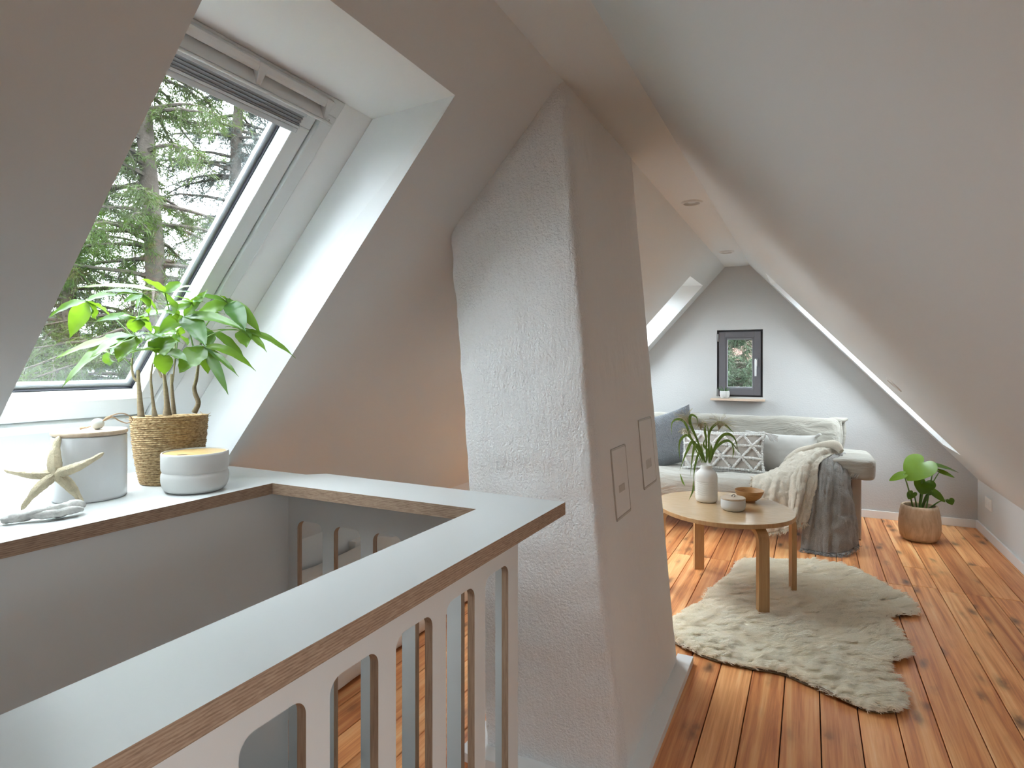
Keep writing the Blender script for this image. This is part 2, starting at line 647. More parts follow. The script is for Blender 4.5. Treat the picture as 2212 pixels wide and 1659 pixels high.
# ------------------------------------------------------------------ plant data (world coordinates, metres)
PACHIRA = [((-1.5373, 1.0115, 1.4418), (-1.6767, 1.1308, 1.3206), [((-1.5105, 0.9262, 1.4653), (-1.5176, 0.9629, 1.4652), 0.029), ((-1.5409, 0.8179, 1.4332), (-1.5393, 0.9037, 1.4541), 0.0257), ((-1.5147, 1.0439, 1.47), (-1.517, 1.0214, 1.4636), 0.0225), ((-1.5138, 1.0779, 1.4673), (-1.5161, 1.037, 1.4589), 0.0161), ((-1.5308, 1.0918, 1.4501), (-1.5346, 1.0502, 1.452), 0.0129), ((-1.5744, 1.07, 1.3716), (-1.5867, 1.0607, 1.4114), 0.0483)]), ((-1.5731, 0.8375, 1.4044), (-1.787, 1.0758, 1.3339), [((-1.6048, 0.7756, 1.3626), (-1.5691, 0.7954, 1.3973), 0.0193), ((-1.6116, 0.8224, 1.3194), (-1.6252, 0.8471, 1.3754), 0.0354), ((-1.6016, 0.8736, 1.3667), (-1.5984, 0.8612, 1.3871), 0.0354), ((-1.595, 0.9014, 1.377), (-1.5852, 0.8689, 1.3999), 0.029), ((-1.5515, 0.9019, 1.4237), (-1.5491, 0.8611, 1.4262), 0.0193)]), ((-1.5424, 0.9574, 1.4313), (-1.7751, 1.0817, 1.3473), [((-1.5645, 0.922, 1.4091), (-1.5639, 0.9456, 1.427), 0.0193), ((-1.5798, 0.9613, 1.4002), (-1.561, 0.9594, 1.4189), 0.0225), ((-1.5839, 0.9968, 1.3868), (-1.5733, 0.9832, 1.4139), 0.0209), ((-1.5815, 1.02, 1.39), (-1.5674, 0.9912, 1.4182), 0.0161), ((-1.5567, 0.8607, 1.4266), (-1.5359, 0.8982, 1.4385), 0.0225), ((-1.5499, 0.8942, 1.4242), (-1.5371, 0.9191, 1.4351), 0.0193)]), ((-1.5857, 1.0979, 1.3866), (-1.626, 1.156, 1.304), [((-1.527, 1.1272, 1.4585), (-1.5563, 1.1126, 1.4258), 0.0241), ((-1.5893, 0.9626, 1.3621), (-1.5734, 1.0162, 1.4091), 0.0225), ((-1.5803, 1.0239, 1.3365), (-1.6065, 1.0752, 1.3685), 0.0354), ((-1.4769, 1.0851, 1.3), (-1.5396, 1.0986, 1.3675), 0.0483), ((-1.4312, 1.1638, 1.3492), (-1.5169, 1.1378, 1.3973), 0.0306), ((-1.5479, 1.195, 1.3989), (-1.5779, 1.1521, 1.4098), 0.0193)]), ((-1.5336, 1.2021, 1.4322), (-1.6037, 1.1672, 1.3473), [((-1.5265, 1.1721, 1.4504), (-1.5478, 1.2006, 1.447), 0.0161), ((-1.5405, 1.221, 1.4427), (-1.5371, 1.2115, 1.4428), 0.0177), ((-1.5436, 1.1077, 1.4398), (-1.5405, 1.154, 1.4494), 0.0257), ((-1.5774, 1.1356, 1.3939), (-1.5564, 1.1684, 1.4192), 0.0354), ((-1.448, 1.1889, 1.3494), (-1.4902, 1.1958, 1.4093), 0.045), ((-1.4516, 1.243, 1.3439), (-1.4926, 1.2225, 1.418), 0.0322)]), ((-1.4978, 1.2199, 1.3523), (-1.6022, 1.1679, 1.3256), [((-1.4437, 1.191, 1.3024), (-1.4706, 1.2056, 1.3267), 0.037), ((-1.4108, 1.2298, 1.29), (-1.4538, 1.2251, 1.3371), 0.0241), ((-1.3637, 1.2868, 1.274), (-1.4308, 1.2534, 1.3431), 0.0225), ((-1.5746, 1.2264, 1.3631), (-1.5357, 1.2234, 1.3643), 0.0193), ((-1.6264, 1.1893, 1.3482), (-1.5613, 1.2051, 1.357), 0.0129), ((-1.5119, 1.2799, 1.3506), (-1.5055, 1.2496, 1.3583), 0.0113)]), ((-1.617, 1.2164, 1.3483), (-1.6037, 1.1672, 1.3206), [((-1.6324, 1.2087, 1.3055), (-1.6247, 1.2126, 1.3269), 0.0257), ((-1.5697, 1.2846, 1.2735), (-1.5943, 1.2501, 1.3256), 0.0257), ((-1.6088, 1.1088, 1.3639), (-1.6061, 1.1548, 1.3661), 0.0225), ((-1.6353, 1.1626, 1.3344), (-1.6358, 1.1958, 1.3451), 0.0193)]), ((-1.5242, 1.1174, 1.2999), (-1.6081, 1.1649, 1.2507), [((-1.5269, 1.049, 1.2316), (-1.5266, 1.0827, 1.2645), 0.0611), ((-1.4231, 1.1119, 1.1741), (-1.4728, 1.1151, 1.2508), 0.0241), ((-1.4254, 1.1443, 1.2217), (-1.4743, 1.1311, 1.273), 0.0177), ((-1.4263, 1.1997, 1.2355), (-1.4764, 1.158, 1.3068), 0.0241), ((-1.5332, 1.1353, 1.2275), (-1.5287, 1.1263, 1.2641), 0.0306), ((-1.6217, 1.1246, 1.2949), (-1.5722, 1.1214, 1.3039), 0.0145)]), ((-1.6305, 0.9936, 1.3271), (-1.7855, 1.0765, 1.2707), [((-1.6148, 0.8019, 1.2682), (-1.6096, 0.8799, 1.314), 0.029), ((-1.5572, 0.7863, 1.2042), (-1.5822, 0.8714, 1.3105), 0.0354), ((-1.5598, 0.8449, 1.2698), (-1.5779, 0.9035, 1.3094), 0.0386), ((-1.6349, 0.8863, 1.2996), (-1.613, 0.9254, 1.3295), 0.029), ((-1.5412, 0.8959, 1.259), (-1.5875, 0.9439, 1.2904), 0.0483), ((-1.6326, 1.0449, 1.3325), (-1.6341, 1.0202, 1.3423), 0.0225)]), ((-1.6081, 1.0468, 1.3273), (-1.7303, 1.104, 1.254), [((-1.5478, 1.0153, 1.2754), (-1.5779, 1.0311, 1.2944), 0.0547), ((-1.6143, 1.0237, 1.3544), (-1.642, 1.0549, 1.3459), 0.0257), ((-1.5768, 1.0684, 1.3323), (-1.5926, 1.0575, 1.3392), 0.0257), ((-1.5628, 0.973, 1.3129), (-1.5943, 1.0143, 1.3294), 0.0257), ((-1.6175, 1.1044, 1.3494), (-1.6466, 1.0973, 1.3431), 0.0225), ((-1.6276, 1.1217, 1.3129), (-1.629, 1.0903, 1.3274), 0.0225)]), ((-1.5878, 1.0367, 1.2841), (-1.7289, 1.1048, 1.244), [((-1.5311, 0.8914, 1.2632), (-1.5735, 0.9672, 1.2995), 0.0322), ((-1.5038, 1.0494, 1.2592), (-1.5626, 1.0549, 1.2871), 0.0322), ((-1.5914, 1.0951, 1.257), (-1.5994, 1.0715, 1.2774), 0.0161), ((-1.6049, 1.056, 1.2255), (-1.5964, 1.0463, 1.2552), 0.0386), ((-1.6305, 0.9936, 1.2904), (-1.6185, 1.0207, 1.2937), 0.029), ((-1.6434, 1.0342, 1.3103), (-1.6194, 1.0381, 1.3002), 0.0257)]), ((-1.5998, 0.972, 1.3735), (-1.784, 1.0773, 1.3306), [((-1.6112, 0.8841, 1.3592), (-1.5985, 0.9218, 1.3801), 0.0225), ((-1.6301, 0.9904, 1.3392), (-1.6049, 0.975, 1.359), 0.0354), ((-1.6037, 1.0092, 1.3701), (-1.5921, 0.9842, 1.3771), 0.0306), ((-1.603, 0.9304, 1.3736), (-1.5814, 0.9388, 1.3808), 0.0161), ((-1.634, 1.0362, 1.3415), (-1.6078, 0.9974, 1.3699), 0.0257)]), ((-1.689, 0.9568, 1.278), (-1.787, 1.0758, 1.2473), [((-1.6995, 0.9627, 1.2482), (-1.7152, 0.9717, 1.2634), 0.029), ((-1.6651, 0.9665, 1.2963), (-1.6739, 0.9599, 1.2901), 0.0257), ((-1.6828, 0.9361, 1.2837), (-1.686, 0.9464, 1.287), 0.0225)]), ((-1.555, 1.1021, 1.4255), (-1.6111, 1.1635, 1.3339), [((-1.5758, 1.0693, 1.4014), (-1.5656, 1.0856, 1.4165), 0.0225), ((-1.5402, 1.0387, 1.4342), (-1.5421, 1.0656, 1.4356), 0.0225), ((-1.5509, 1.1376, 1.4286), (-1.544, 1.1131, 1.4324), 0.0193), ((-1.5654, 1.0332, 1.4103), (-1.5585, 1.0651, 1.4237), 0.0161)]), ((-1.6335, 1.1188, 1.3358), (-1.6737, 1.1323, 1.2673), [((-1.6577, 1.1076, 1.3129), (-1.6422, 1.1109, 1.3242), 0.0225), ((-1.6596, 1.1617, 1.308), (-1.6562, 1.1466, 1.3227), 0.029), ((-1.6182, 1.1152, 1.3581), (-1.6164, 1.1106, 1.3497), 0.0193), ((-1.6174, 1.0874, 1.3501), (-1.6306, 1.1064, 1.3466), 0.0161)])]
TRUNKS = [[((-1.7581, 1.0846, 1.0946), 0.006), ((-1.7617, 1.0828, 1.1411), 0.0047), ((-1.7641, 1.0816, 1.1843), 0.0037), ((-1.7656, 1.0809, 1.2042), 0.0032), ((-1.7662, 1.0806, 1.2347), 0.0028)], [((-1.77, 1.0787, 1.2009), 0.002), ((-1.7783, 1.0745, 1.2141), 0.0022), ((-1.7828, 1.0723, 1.2407), 0.0022), ((-1.7819, 1.0727, 1.2706), 0.0018)], [((-1.7519, 1.1212, 1.0953), 0.0053), ((-1.7549, 1.1197, 1.1223), 0.0033), ((-1.7595, 1.1175, 1.1662), 0.0025), ((-1.7625, 1.1159, 1.2068), 0.0022), ((-1.7595, 1.1175, 1.2406), 0.0017), ((-1.7564, 1.119, 1.2574), 0.0013)], [((-1.6705, 1.1059, 1.1029), 0.0077), ((-1.6711, 1.1056, 1.1325), 0.005), ((-1.6749, 1.1037, 1.1817), 0.0037), ((-1.6784, 1.102, 1.2146), 0.0028), ((-1.6805, 1.1009, 1.2415), 0.0027)], [((-1.704, 1.1116, 1.2125), 0.0023), ((-1.7121, 1.1076, 1.2341), 0.0022), ((-1.718, 1.1046, 1.2606), 0.002), ((-1.721, 1.1031, 1.3005), 0.0017)], [((-1.71, 1.1533, 1.1012), 0.0043), ((-1.7137, 1.1514, 1.1488), 0.0033), ((-1.7161, 1.1502, 1.1862), 0.0028), ((-1.7161, 1.1502, 1.2218), 0.0025)], [((-1.7137, 1.1514, 1.1963), 0.0013), ((-1.71, 1.1533, 1.2337), 0.0013), ((-1.707, 1.1548, 1.2745), 0.0013), ((-1.707, 1.1548, 1.322), 0.0012)], [((-1.6369, 1.1674, 1.1079), 0.005), ((-1.6263, 1.1726, 1.1365), 0.0043), ((-1.6345, 1.1686, 1.1634), 0.004), ((-1.6369, 1.1674, 1.1835), 0.0035), ((-1.6315, 1.1701, 1.207), 0.003), ((-1.6263, 1.1726, 1.2507), 0.0023), ((-1.6212, 1.1752, 1.3044), 0.002), ((-1.6158, 1.1779, 1.3447), 0.0013)]]
GRASS = [([(-0.5469, 3.5152, 0.6939), (-0.5976, 3.4966, 0.8119), (-0.6342, 3.4851, 0.9145), (-0.671, 3.4734, 0.9398), (-0.7043, 3.4635, 0.9173), (-0.7073, 3.4687, 0.8488)], 0.0067), ([(-0.5292, 3.524, 0.6939), (-0.5668, 3.4963, 0.8137), (-0.6043, 3.4687, 0.9173), (-0.5994, 3.4622, 0.9652), (-0.5698, 3.468, 0.9542), (-0.5615, 3.4632, 0.9157)], 0.0079), ([(-0.5256, 3.5258, 0.6939), (-0.5272, 3.5362, 0.8114), (-0.5359, 3.543, 0.8739), (-0.5339, 3.5552, 0.9167), (-0.5193, 3.5736, 0.8637)], 0.0067), ([(-0.5132, 3.532, 0.6939), (-0.5095, 3.5059, 0.8317), (-0.5109, 3.4773, 0.9206)], 0.0059), ([(-0.5079, 3.5346, 0.6939), (-0.5115, 3.5328, 0.8523), (-0.4796, 3.5487, 0.9117), (-0.4441, 3.5664, 0.9196), (-0.4087, 3.5841, 0.888), (-0.3839, 3.5965, 0.8602)], 0.0079), ([(-0.5044, 3.5364, 0.6939), (-0.4814, 3.5344, 0.7827), (-0.4445, 3.5394, 0.8473), (-0.4078, 3.5443, 0.8605), (-0.3749, 3.5473, 0.8345), (-0.3544, 3.5441, 0.766)], 0.0083), ([(-0.5044, 3.5364, 0.6939), (-0.4813, 3.5618, 0.7713), (-0.4367, 3.5981, 0.8135), (-0.4024, 3.6291, 0.8039), (-0.3661, 3.6612, 0.746)], 0.0079), ([(-0.398, 3.5894, 0.8087), (-0.3903, 3.6212, 0.7616), (-0.3985, 3.645, 0.7098)], 0.0044), ([(-0.5327, 3.5222, 0.6939), (-0.5743, 3.4948, 0.7819), (-0.6156, 3.4675, 0.8498), (-0.6498, 3.4438, 0.8308), (-0.6592, 3.4324, 0.7843), (-0.6527, 3.4289, 0.7067)], 0.0071), ([(-0.5398, 3.5187, 0.6939), (-0.5924, 3.5112, 0.8106), (-0.631, 3.5105, 0.7524), (-0.6701, 3.5096, 0.6415)], 0.0079), ([(-0.5292, 3.524, 0.6939), (-0.5713, 3.4769, 0.8), (-0.5848, 3.4441, 0.7562), (-0.5946, 3.4132, 0.6278)], 0.0071), ([(-0.5256, 3.5258, 0.6939), (-0.5526, 3.4788, 0.7616), (-0.5721, 3.4356, 0.6882), (-0.5755, 3.4004, 0.5968)], 0.0059), ([(-0.5292, 3.524, 0.6939), (-0.5485, 3.5255, 0.7479), (-0.5555, 3.5333, 0.8101)], 0.0079), ([(-0.5115, 3.5328, 0.6939), (-0.5023, 3.5486, 0.7558), (-0.5056, 3.5581, 0.8081)], 0.0087), ([(-0.5912, 3.4931, 0.5909), (-0.5843, 3.4407, 0.5499), (-0.5961, 3.3789, 0.5027)], 0.0051), ([(-0.6586, 3.4595, 0.6305), (-0.65, 3.4862, 0.583), (-0.6394, 3.5137, 0.5511)], 0.0048), ([(-0.5256, 3.5258, 0.6939), (-0.5216, 3.5501, 0.7543), (-0.5462, 3.5602, 0.7915), (-0.535, 3.5882, 0.8332)], 0.0071)]
SEEDHEADS = [((-0.6341, 3.5276, 0.9309), 0.103), ((-0.554, 3.5116, 0.9038), 0.079), ((-0.4494, 3.5191, 0.9079), 0.103), ((-0.6304, 3.5071, 0.8648), 0.055)]
MONSTERA = [((0.7316, 5.1357, 0.5543), (0.6201, 5.0466, 0.4367), 0.2035, (0.7029, 5.1214, 0.2398)), ((0.6008, 5.0705, 0.4649), (0.509, 5.0694, 0.4202), 0.074, (0.6587, 5.0994, 0.2417)), ((0.7426, 5.1412, 0.4156), (0.7072, 5.0789, 0.3366), 0.1326, (0.6974, 5.1186, 0.2398)), ((0.7994, 5.1695, 0.5358), (0.9745, 5.2903, 0.4904), 0.0586, (0.7443, 5.142, 0.2491)), ((0.8325, 5.186, 0.4895), (0.9281, 5.2001, 0.4551), 0.0493, (0.7084, 5.1241, 0.2398)), ((0.6615, 5.1008, 0.3354), (0.6282, 5.0618, 0.2967), 0.0617, (0.6836, 5.1118, 0.2398)), ((0.7856, 5.1627, 0.3447), (0.8637, 5.1457, 0.2821), 0.0678, (0.7194, 5.1296, 0.2398)), ((0.8932, 5.2163, 0.2861), (0.911, 5.2028, 0.2538), 0.0586, (0.7443, 5.142, 0.2398)), ((0.7525, 5.1461, 0.3262), (0.8554, 5.2645, 0.3382), 0.0432, (0.7139, 5.1269, 0.2398))]

# ------------------------------------------------------------------ the shell
def slope(name, S, smax, holes, mat):
    """roof slope slab with skylight openings. hole: s0,s1, near(y@s0,y@s1), far, outer (s0,s1,ynear,yfar)"""
    vs, fs, mi = [], [], []

    def q(*pts, k=0):
        o = len(vs)
        vs.extend(pts)
        fs.append(tuple(range(o, o + len(pts))))
        mi.append(k)

    def lin(h, side, s):
        a, b = h[side]
        return a + (b - a) * (s - h['s0']) / (h['s1'] - h['s0'])

    holes = sorted(holes, key=lambda h: h['near'][0])
    for off in (0.0, D):
        prev = None
        for h in holes + [None]:
            if h is None:
                ya, yb = YG + .3, YG + .3
            else:
                ya, yb = lin(h, 'near', 0), lin(h, 'near', smax)
            if prev is None:
                pa, pb = YR - .3, YR - .3
            else:
                pa, pb = lin(prev, 'far', 0), lin(prev, 'far', smax)
            if off:
                ya, yb = (ya, yb) if h is None else (h['out'][2],) * 2
                pa, pb = (pa, pb) if prev is None else (prev['out'][3],) * 2
            q(S(0, pa, off), S(0, ya, off), S(smax, yb, off), S(smax, pb, off))
            if h is not None:
                if off:
                    s0, s1, yn, yf = h['out']
                    q(S(0, yn, off), S(0, yf, off), S(s0, yf, off), S(s0, yn, off))
                    q(S(s1, yn, off), S(s1, yf, off), S(smax, yf, off), S(smax, yn, off))
                else:
                    q(S(0, lin(h, 'near', 0)), S(0, lin(h, 'far', 0)), S(h['s0'], h['far'][0]), S(h['s0'], h['near'][0]))
                    q(S(h['s1'], h['near'][1]), S(h['s1'], h['far'][1]), S(smax, lin(h, 'far', smax)), S(smax, lin(h, 'near', smax)))
            prev = h
    for h in holes:
        s0, s1, yn, yf = h['out']
        i = [S(h['s0'], h['near'][0]), S(h['s0'], h['far'][0]), S(h['s1'], h['far'][1]), S(h['s1'], h['near'][1])]
        o = [S(s0, yn, D), S(s0, yf, D), S(s1, yf, D), S(s1, yn, D)]
        for k in range(4):
            j = (k + 1) % 4
            q(i[k], i[j], o[j], o[k], k=1)
    return tag(raw(name, vs, fs, [mat, REVEAL_LIT], mi=mi, fix=False), kind='structure')


SMAX_L = (ZC - KNEE_Z) / math.sin(AL)
SMAX_R = (ZC - KNEE_Z) / math.sin(AR)
H_MAIN = dict(s0=.2297, s1=1.666, near=(.673, .673), far=(1.347, 1.390), out=(.431, 1.877, .60, 1.385))
H_LEFT = dict(s0=.243, s1=1.666, near=(4.87, 4.87), far=(5.50, 5.50), out=(.444, 1.80, 4.87, 5.50))
H_FILL_MID = dict(s0=.46, s1=1.32, near=(2.63, 2.63), far=(3.43, 3.43), out=(.50, 1.32, 2.63, 3.43))  # opening for an added fill-light skylight, unseen behind the chimney
H_FILL_MID2 = dict(s0=.74, s1=1.74, near=(3.55, 3.55), far=(4.49, 4.49), out=(.75, 1.76, 3.55, 4.49))  # second unseen opening, added for more light on floor and rug
H_FILL_REAR = dict(s0=.85, s1=2.02, near=(-.85, -.85), far=(-.15, -.15), out=(.90, 1.80, -.85, -.15))  # opening added behind the camera for fill light
H_FILL_REAR3 = dict(s0=1.30, s1=2.02, near=(.08, .08), far=(.82, .82), out=(1.30, 1.84, .08, .82))  # opening added out of view to brighten the near floor
H_RIGHT = dict(s0=.262, s1=2.02, near=(4.87, 4.87), far=(5.48, 5.48), out=(.47, 1.80, 4.87, 5.48))
slope('wall_slope_left', SL, SMAX_L + .05, [H_MAIN, H_FILL_MID, H_FILL_MID2, H_LEFT], PAINT)
slope('wall_slope_right', SR, SMAX_R, [H_FILL_REAR, H_FILL_REAR3, H_RIGHT], PAINT)
tag(box('ceiling', (XL - .02, YR - .3, ZC), (XR + .02, YG + .3, ZC + .12), PAINT), kind='structure')
XKL = SL(SMAX_L, 0)[0]
XKR = SR(SMAX_R, 0)[0]
tag(box('wall_knee_left', (XKL - .12, 1.36, -.3), (XKL, YG, KNEE_Z + .03), PAINT), kind='structure')
tag(box('wall_knee_right', (XKR, YR, -.3), (XKR + .12, YG, KNEE_Z + .03), PAINT), kind='structure')

# gable wall with the small window opening
WX0, WX1, WZ0, WZ1 = -.755, -.369, .962, 1.563
gx = [XKL - .3, WX0, WX1, XKR + .3]
gz = [-.3, WZ0, WZ1, ZC + .3]
vs, fs = [], []
for yy in (YG, YG + .30):
    for z in gz:
        for x in gx:
            vs.append((x, yy, z))
for k in (0, 16):
    for r in range(3):
        for c in range(3):
            if r == 1 and c == 1:
                continue
            a = k + r * 4 + c
            fs.append((a, a + 1, a + 5, a + 4))
for a, b in ((5, 6), (6, 10), (10, 9), (9, 5)):
    fs.append((a, b, b + 16, a + 16))
tag(raw('wall_gable', vs, fs, GABLE), kind='structure')

tag(box('wall_rear', (XKL - .3, YR - .25, -.3), (XKR + .3, YR, ZC + .3), PAINT), kind='structure')

# ------------------------------------------------------------------ floor: subfloor slab + pine planks (stair opening left free)
HX0, HX1, HY = -1.46, -.69, 1.36          # stair opening
vs, fs = [], []
fx = [XKL - .1, HX0, HX1, XKR + .1]
fy = [YR, -1.5, HY, YG]
for z in (-.018, -.28):
    for y in fy:
        for x in fx:
            vs.append((x, y, z))
for k in (0, 16):
    for r in range(3):
        for c in range(3):
            if r == 1 and c == 1:
                continue
            a = k + r * 4 + c
            fs.append((a, a + 1, a + 5, a + 4))
for a, b in ((5, 6), (6, 10), (10, 9), (9, 5)):
    fs.append((a, b, b + 16, a + 16))
floor = tag(raw('floor', vs, fs, SUBF), kind='structure')
PWID = .1213
x_first = -.33 - PWID * 16
gap = .0036
i = 0
x = x_first
seam = {}
while x < XKR:
    x0, x1 = max(x, XKL) + gap / 2, min(x + PWID, XKR) - gap / 2
    ys = [YR, 4.035 + rnd.uniform(-.018, .018), YG]
    if abs(x - (.518)) < .03:
        ys.insert(2, 4.40)
    if abs(x - (.882)) < .03:
        ys.insert(2, 4.61)
    if x0 < HX1 + .02 and x1 > HX0 - .02:
        ys[0] = HY + .03
    elif i % 3 == 1:
        ys.insert(1, .6 + .3 * (i % 2))
    for a, b in zip(ys[:-1], ys[1:]):
        dz = rnd.uniform(-.0012, .0006)
        if x1 - x0 > .01:
            box('plank', (x0, a + .0012, -.018), (x1, b - .0012, dz), PINE, floor, bevel=.0016, segs=1)
    x += PWID
    i += 1

# baseboards
tag(box('baseboard_gable', (XKL, YG - .014, 0), (XKR - .014, YG, .062), PLINTHM, bevel=.002), kind='structure')
tag(box('baseboard_right', (XKR - .014, YR, 0), (XKR, YG, .062), PLINTHM, bevel=.002), kind='structure')
tag(box('baseboard_left', (XKL, 1.40, 0), (XKL + .014, YG, .062), PLINTHM, bevel=.002), kind='structure')

# stairwell below: white panels going down to the lower floor
tag(box('wall_stairwell_left', (-1.478, -1.5, -2.6), (HX0, HY, .868), LAM), kind='structure')
tag(box('wall_stairwell_far', (HX0, HY, -2.6), (HX1, HY + .018, -.02), LAM), kind='structure')
tag(box('wall_stairwell_near', (HX0, -1.52, -2.6), (HX1, -1.5, -.02), PAINT), kind='structure')
tag(box('wall_stairwell_right', (HX1, -1.5, -2.6), (HX1 + .018, HY, -.02), PAINT), kind='structure')
tag(box('floor_lower', (HX0, -1.5, -2.62), (HX1, HY, -2.6), PINE), kind='structure')

# ------------------------------------------------------------------ skylights


def skylight(name, S, y0, y1, s0, s1, gy0, gy1, full):
    """roof window in slope coordinates; y0..y1 / s0..s1 outer frame, gy0..gy1 clear sash opening"""
    w = tag(empty(name), kind='structure')
    f = .046
    for a in ((s0, s0 + f, y0, y1), (s1 - f + .008, s1, y0, y1), (s0 + f, s1 - f + .008, y0, y0 + f), (s0 + f, s1 - f + .008, y1 - f, y1)):
        sbox('frame', S, *a, .226, .31, LACQ, w, .004)
    ys, ye = y0 + f + .005, y1 - f - .005
    st, sb = s0 + f + .004, s1 - f + .004
    gs0, gs1 = s0 + .11, sb - .075
    for a in ((st, gs0, ys, ye), (gs1, sb, ys, ye), (gs0, gs1, ys, gy0), (gs0, gs1, gy1, ye)):
        sbox('sash', S, *a, .236, .284, LACQ, w, .003)
    # gasket, spacer, pane
    for a in ((gs0 - .004, gs0 + .003, gy0, gy1), (gs1 - .003, gs1 + .004, gy0, gy1), (gs0, gs1, gy0 - .004, gy0 + .003), (gs0, gs1, gy1 - .003, gy1 + .004)):
        sbox('gasket', S, *a, .282, .289, BLACK, w)
    e = .016
    for a in ((gs0, gs0 + e, gy0, gy1), (gs1 - e, gs1 + .03, gy0, gy1), (gs0, gs1, gy0, gy0 + e), (gs0, gs1, gy1 - e, gy1 + .01)):
        sbox('glazing_spacer', S, *a, .2935, .306, SILV, w)
    sbox('outer_sash', S, gs0 - .10, gs0 - .005, ys, ye, .286, .33, ANTH, w)
    sbox('outer_sash', S, gs1 + .035, sb + .05, ys, ye, .29, .33, ANTH, w)
    sbox('outer_sash', S, gs0 - .005, gs1 + .035, ys, gy0 - .005, .29, .33, ANTH, w)
    sbox('outer_sash', S, gs0 - .005, gs1 + .035, gy1 + .012, ye, .29, .33, ANTH, w)
    sbox('pane', S, gs0, gs1 + .03, gy0, gy1 + .01, .307, .311, GLASS, w)
    return w


w1 = skylight('window_1', SL, .63, 1.267, .431, 1.668, .70, 1.165, True)
# plaster lining around the frame (the reveal is wider than the frame)
sbox('lining', SL, .40, 1.92, 1.265, 1.42, .233, .26, REVEAL_LIT, w1)
sbox('lining', SL, .40, 1.92, .56, .632, .233, .26, REVEAL_LIT, w1)
sbox('lining', SL, .38, .433, .632, 1.265, .234, .26, REVEAL_LIT, w1)
sbox('lining', SL, 1.666, 1.92, .632, 1.265, .236, .26, REVEAL_LIT, w1)
# ventilation flap across the top
sbox('flap', SL, .437, .462, .635, 1.222, .205, .236, LACQ, w1, .008)
hexa('flap_lip', [SL(.462, .635, .226), SL(.487, .635, .196), SL(.487, 1.219, .196), SL(.462, 1.219, .226),
                  SL(.466, .635, .236), SL(.496, .635, .204), SL(.496, 1.219, .204), SL(.466, 1.219, .236)], LACQ, w1, .002)
for yy in (.985, 1.20):
    hexa('flap_bracket', [SL(.437, yy - .010, .224), SL(.437, yy + .012, .224), SL(.437, yy + .014, .206), SL(.437, yy - .012, .206),
                          SL(.497, yy - .002, .226), SL(.497, yy + .006, .226), SL(.484, yy + .008, .196), SL(.484, yy - .003, .196)], LACQ, w1, .002)
tube('handle_bar', [SL(.492, .635, .194), SL(.492, 1.226, .194)], .0042, LACQ, w1, 10)
# rolled blind below the flap
sbox('blind_cassette', SL, .494, .509, .69, 1.166, .214, .236, SILV, w1, .002)
for k in range(7):
    sbox('blind_fabric', SL, .509 + k * .0042, .5128 + k * .0042, .69, 1.163, .219 + .003 * (k % 2), .236, GREYBL, w1)
sbox('blind_bottom_bar', SL, .5385, .5455, .69, 1.165, .216, .236, SILV, w1, .001)
sbox('blind_bottom_bar', SL, .546, .561, .69, 1.165, .218, .236, SILV, w1, .003)
# screw cap
c = SL(.492, 1.243, .2255)
nrm = Vector((math.sin(AL), 0, -math.cos(AL)))
zq = nrm.to_track_quat('Z', 'Y')
ring = lathe('screw_cap', [(.0045, -.001), (.0045, .0005), (.0075, .0012), (.0085, -.001)], LACQ, None, segs=24, cap=False)
ring.rotation_euler = zq.to_euler()
ring.location = c
ring.parent = w1
dot = lathe('screw', [(.0001, .0), (.0045, .0)], LENSM, None, segs=20, cap=False)
dot.rotation_euler = zq.to_euler()
dot.location = c
dot.parent = w1
tag(box('trim_1', (-2.03, .60, .885), (-1.979, 1.39, 1.012), REVEAL_LIT), kind='structure')
tag(box('trim_2', (-2.03, .60, 1.012), (-1.972, 1.39, 1.060), LACQ, bevel=.002), kind='structure')

w2 = skylight('window_2', SL, 4.875, 5.495, .444, 1.80, 4.96, 5.41, False)
w5 = skylight('added_fill_window_5', SL, 2.635, 3.425, .50, 1.32, 2.70, 3.36, False)  # added skylight, hidden by the chimney, to brighten floor and rug
w9 = skylight('added_fill_window_8', SR, .085, .815, 1.30, 1.84, .16, .74, False)  # added skylight just out of view, lights the near floor
w8 = skylight('added_fill_window_7', SL, 3.555, 4.485, .75, 1.76, 3.62, 4.42, False)  # another added skylight hidden by the chimney, put in for floor light
w6 = skylight('added_fill_window_6', SR, -.845, -.155, .90, 1.80, -.76, -.24, False)  # added skylight behind the camera, lifts the left slope
w3 = skylight('window_3', SR, 4.875, 5.475, .47, 1.80, 4.96, 5.39, False)

# ------------------------------------------------------------------ small gable window
w4 = tag(empty('window_4', (-.56, YG + .03, WZ0)), kind='structure')
yf0 = YG + .022


def gw(name, x0, x1, z0, z1, a, b, mt, bev=.002):
    return place(box(name, (x0, YG + a, z0), (x1, YG + b, z1), mt, bevel=bev), w4)


def rect_frame(name, x0, x1, z0, z1, t, a, b, mt, bev=.002):
    gw(name, x0, x0 + t, z0, z1, a, b, mt, bev)
    gw(name, x1 - t, x1, z0, z1, a, b, mt, bev)
    gw(name, x0 + t, x1 - t, z0, z0 + t, a, b, mt, bev)
    gw(name, x0 + t, x1 - t, z1 - t, z1, a, b, mt, bev)


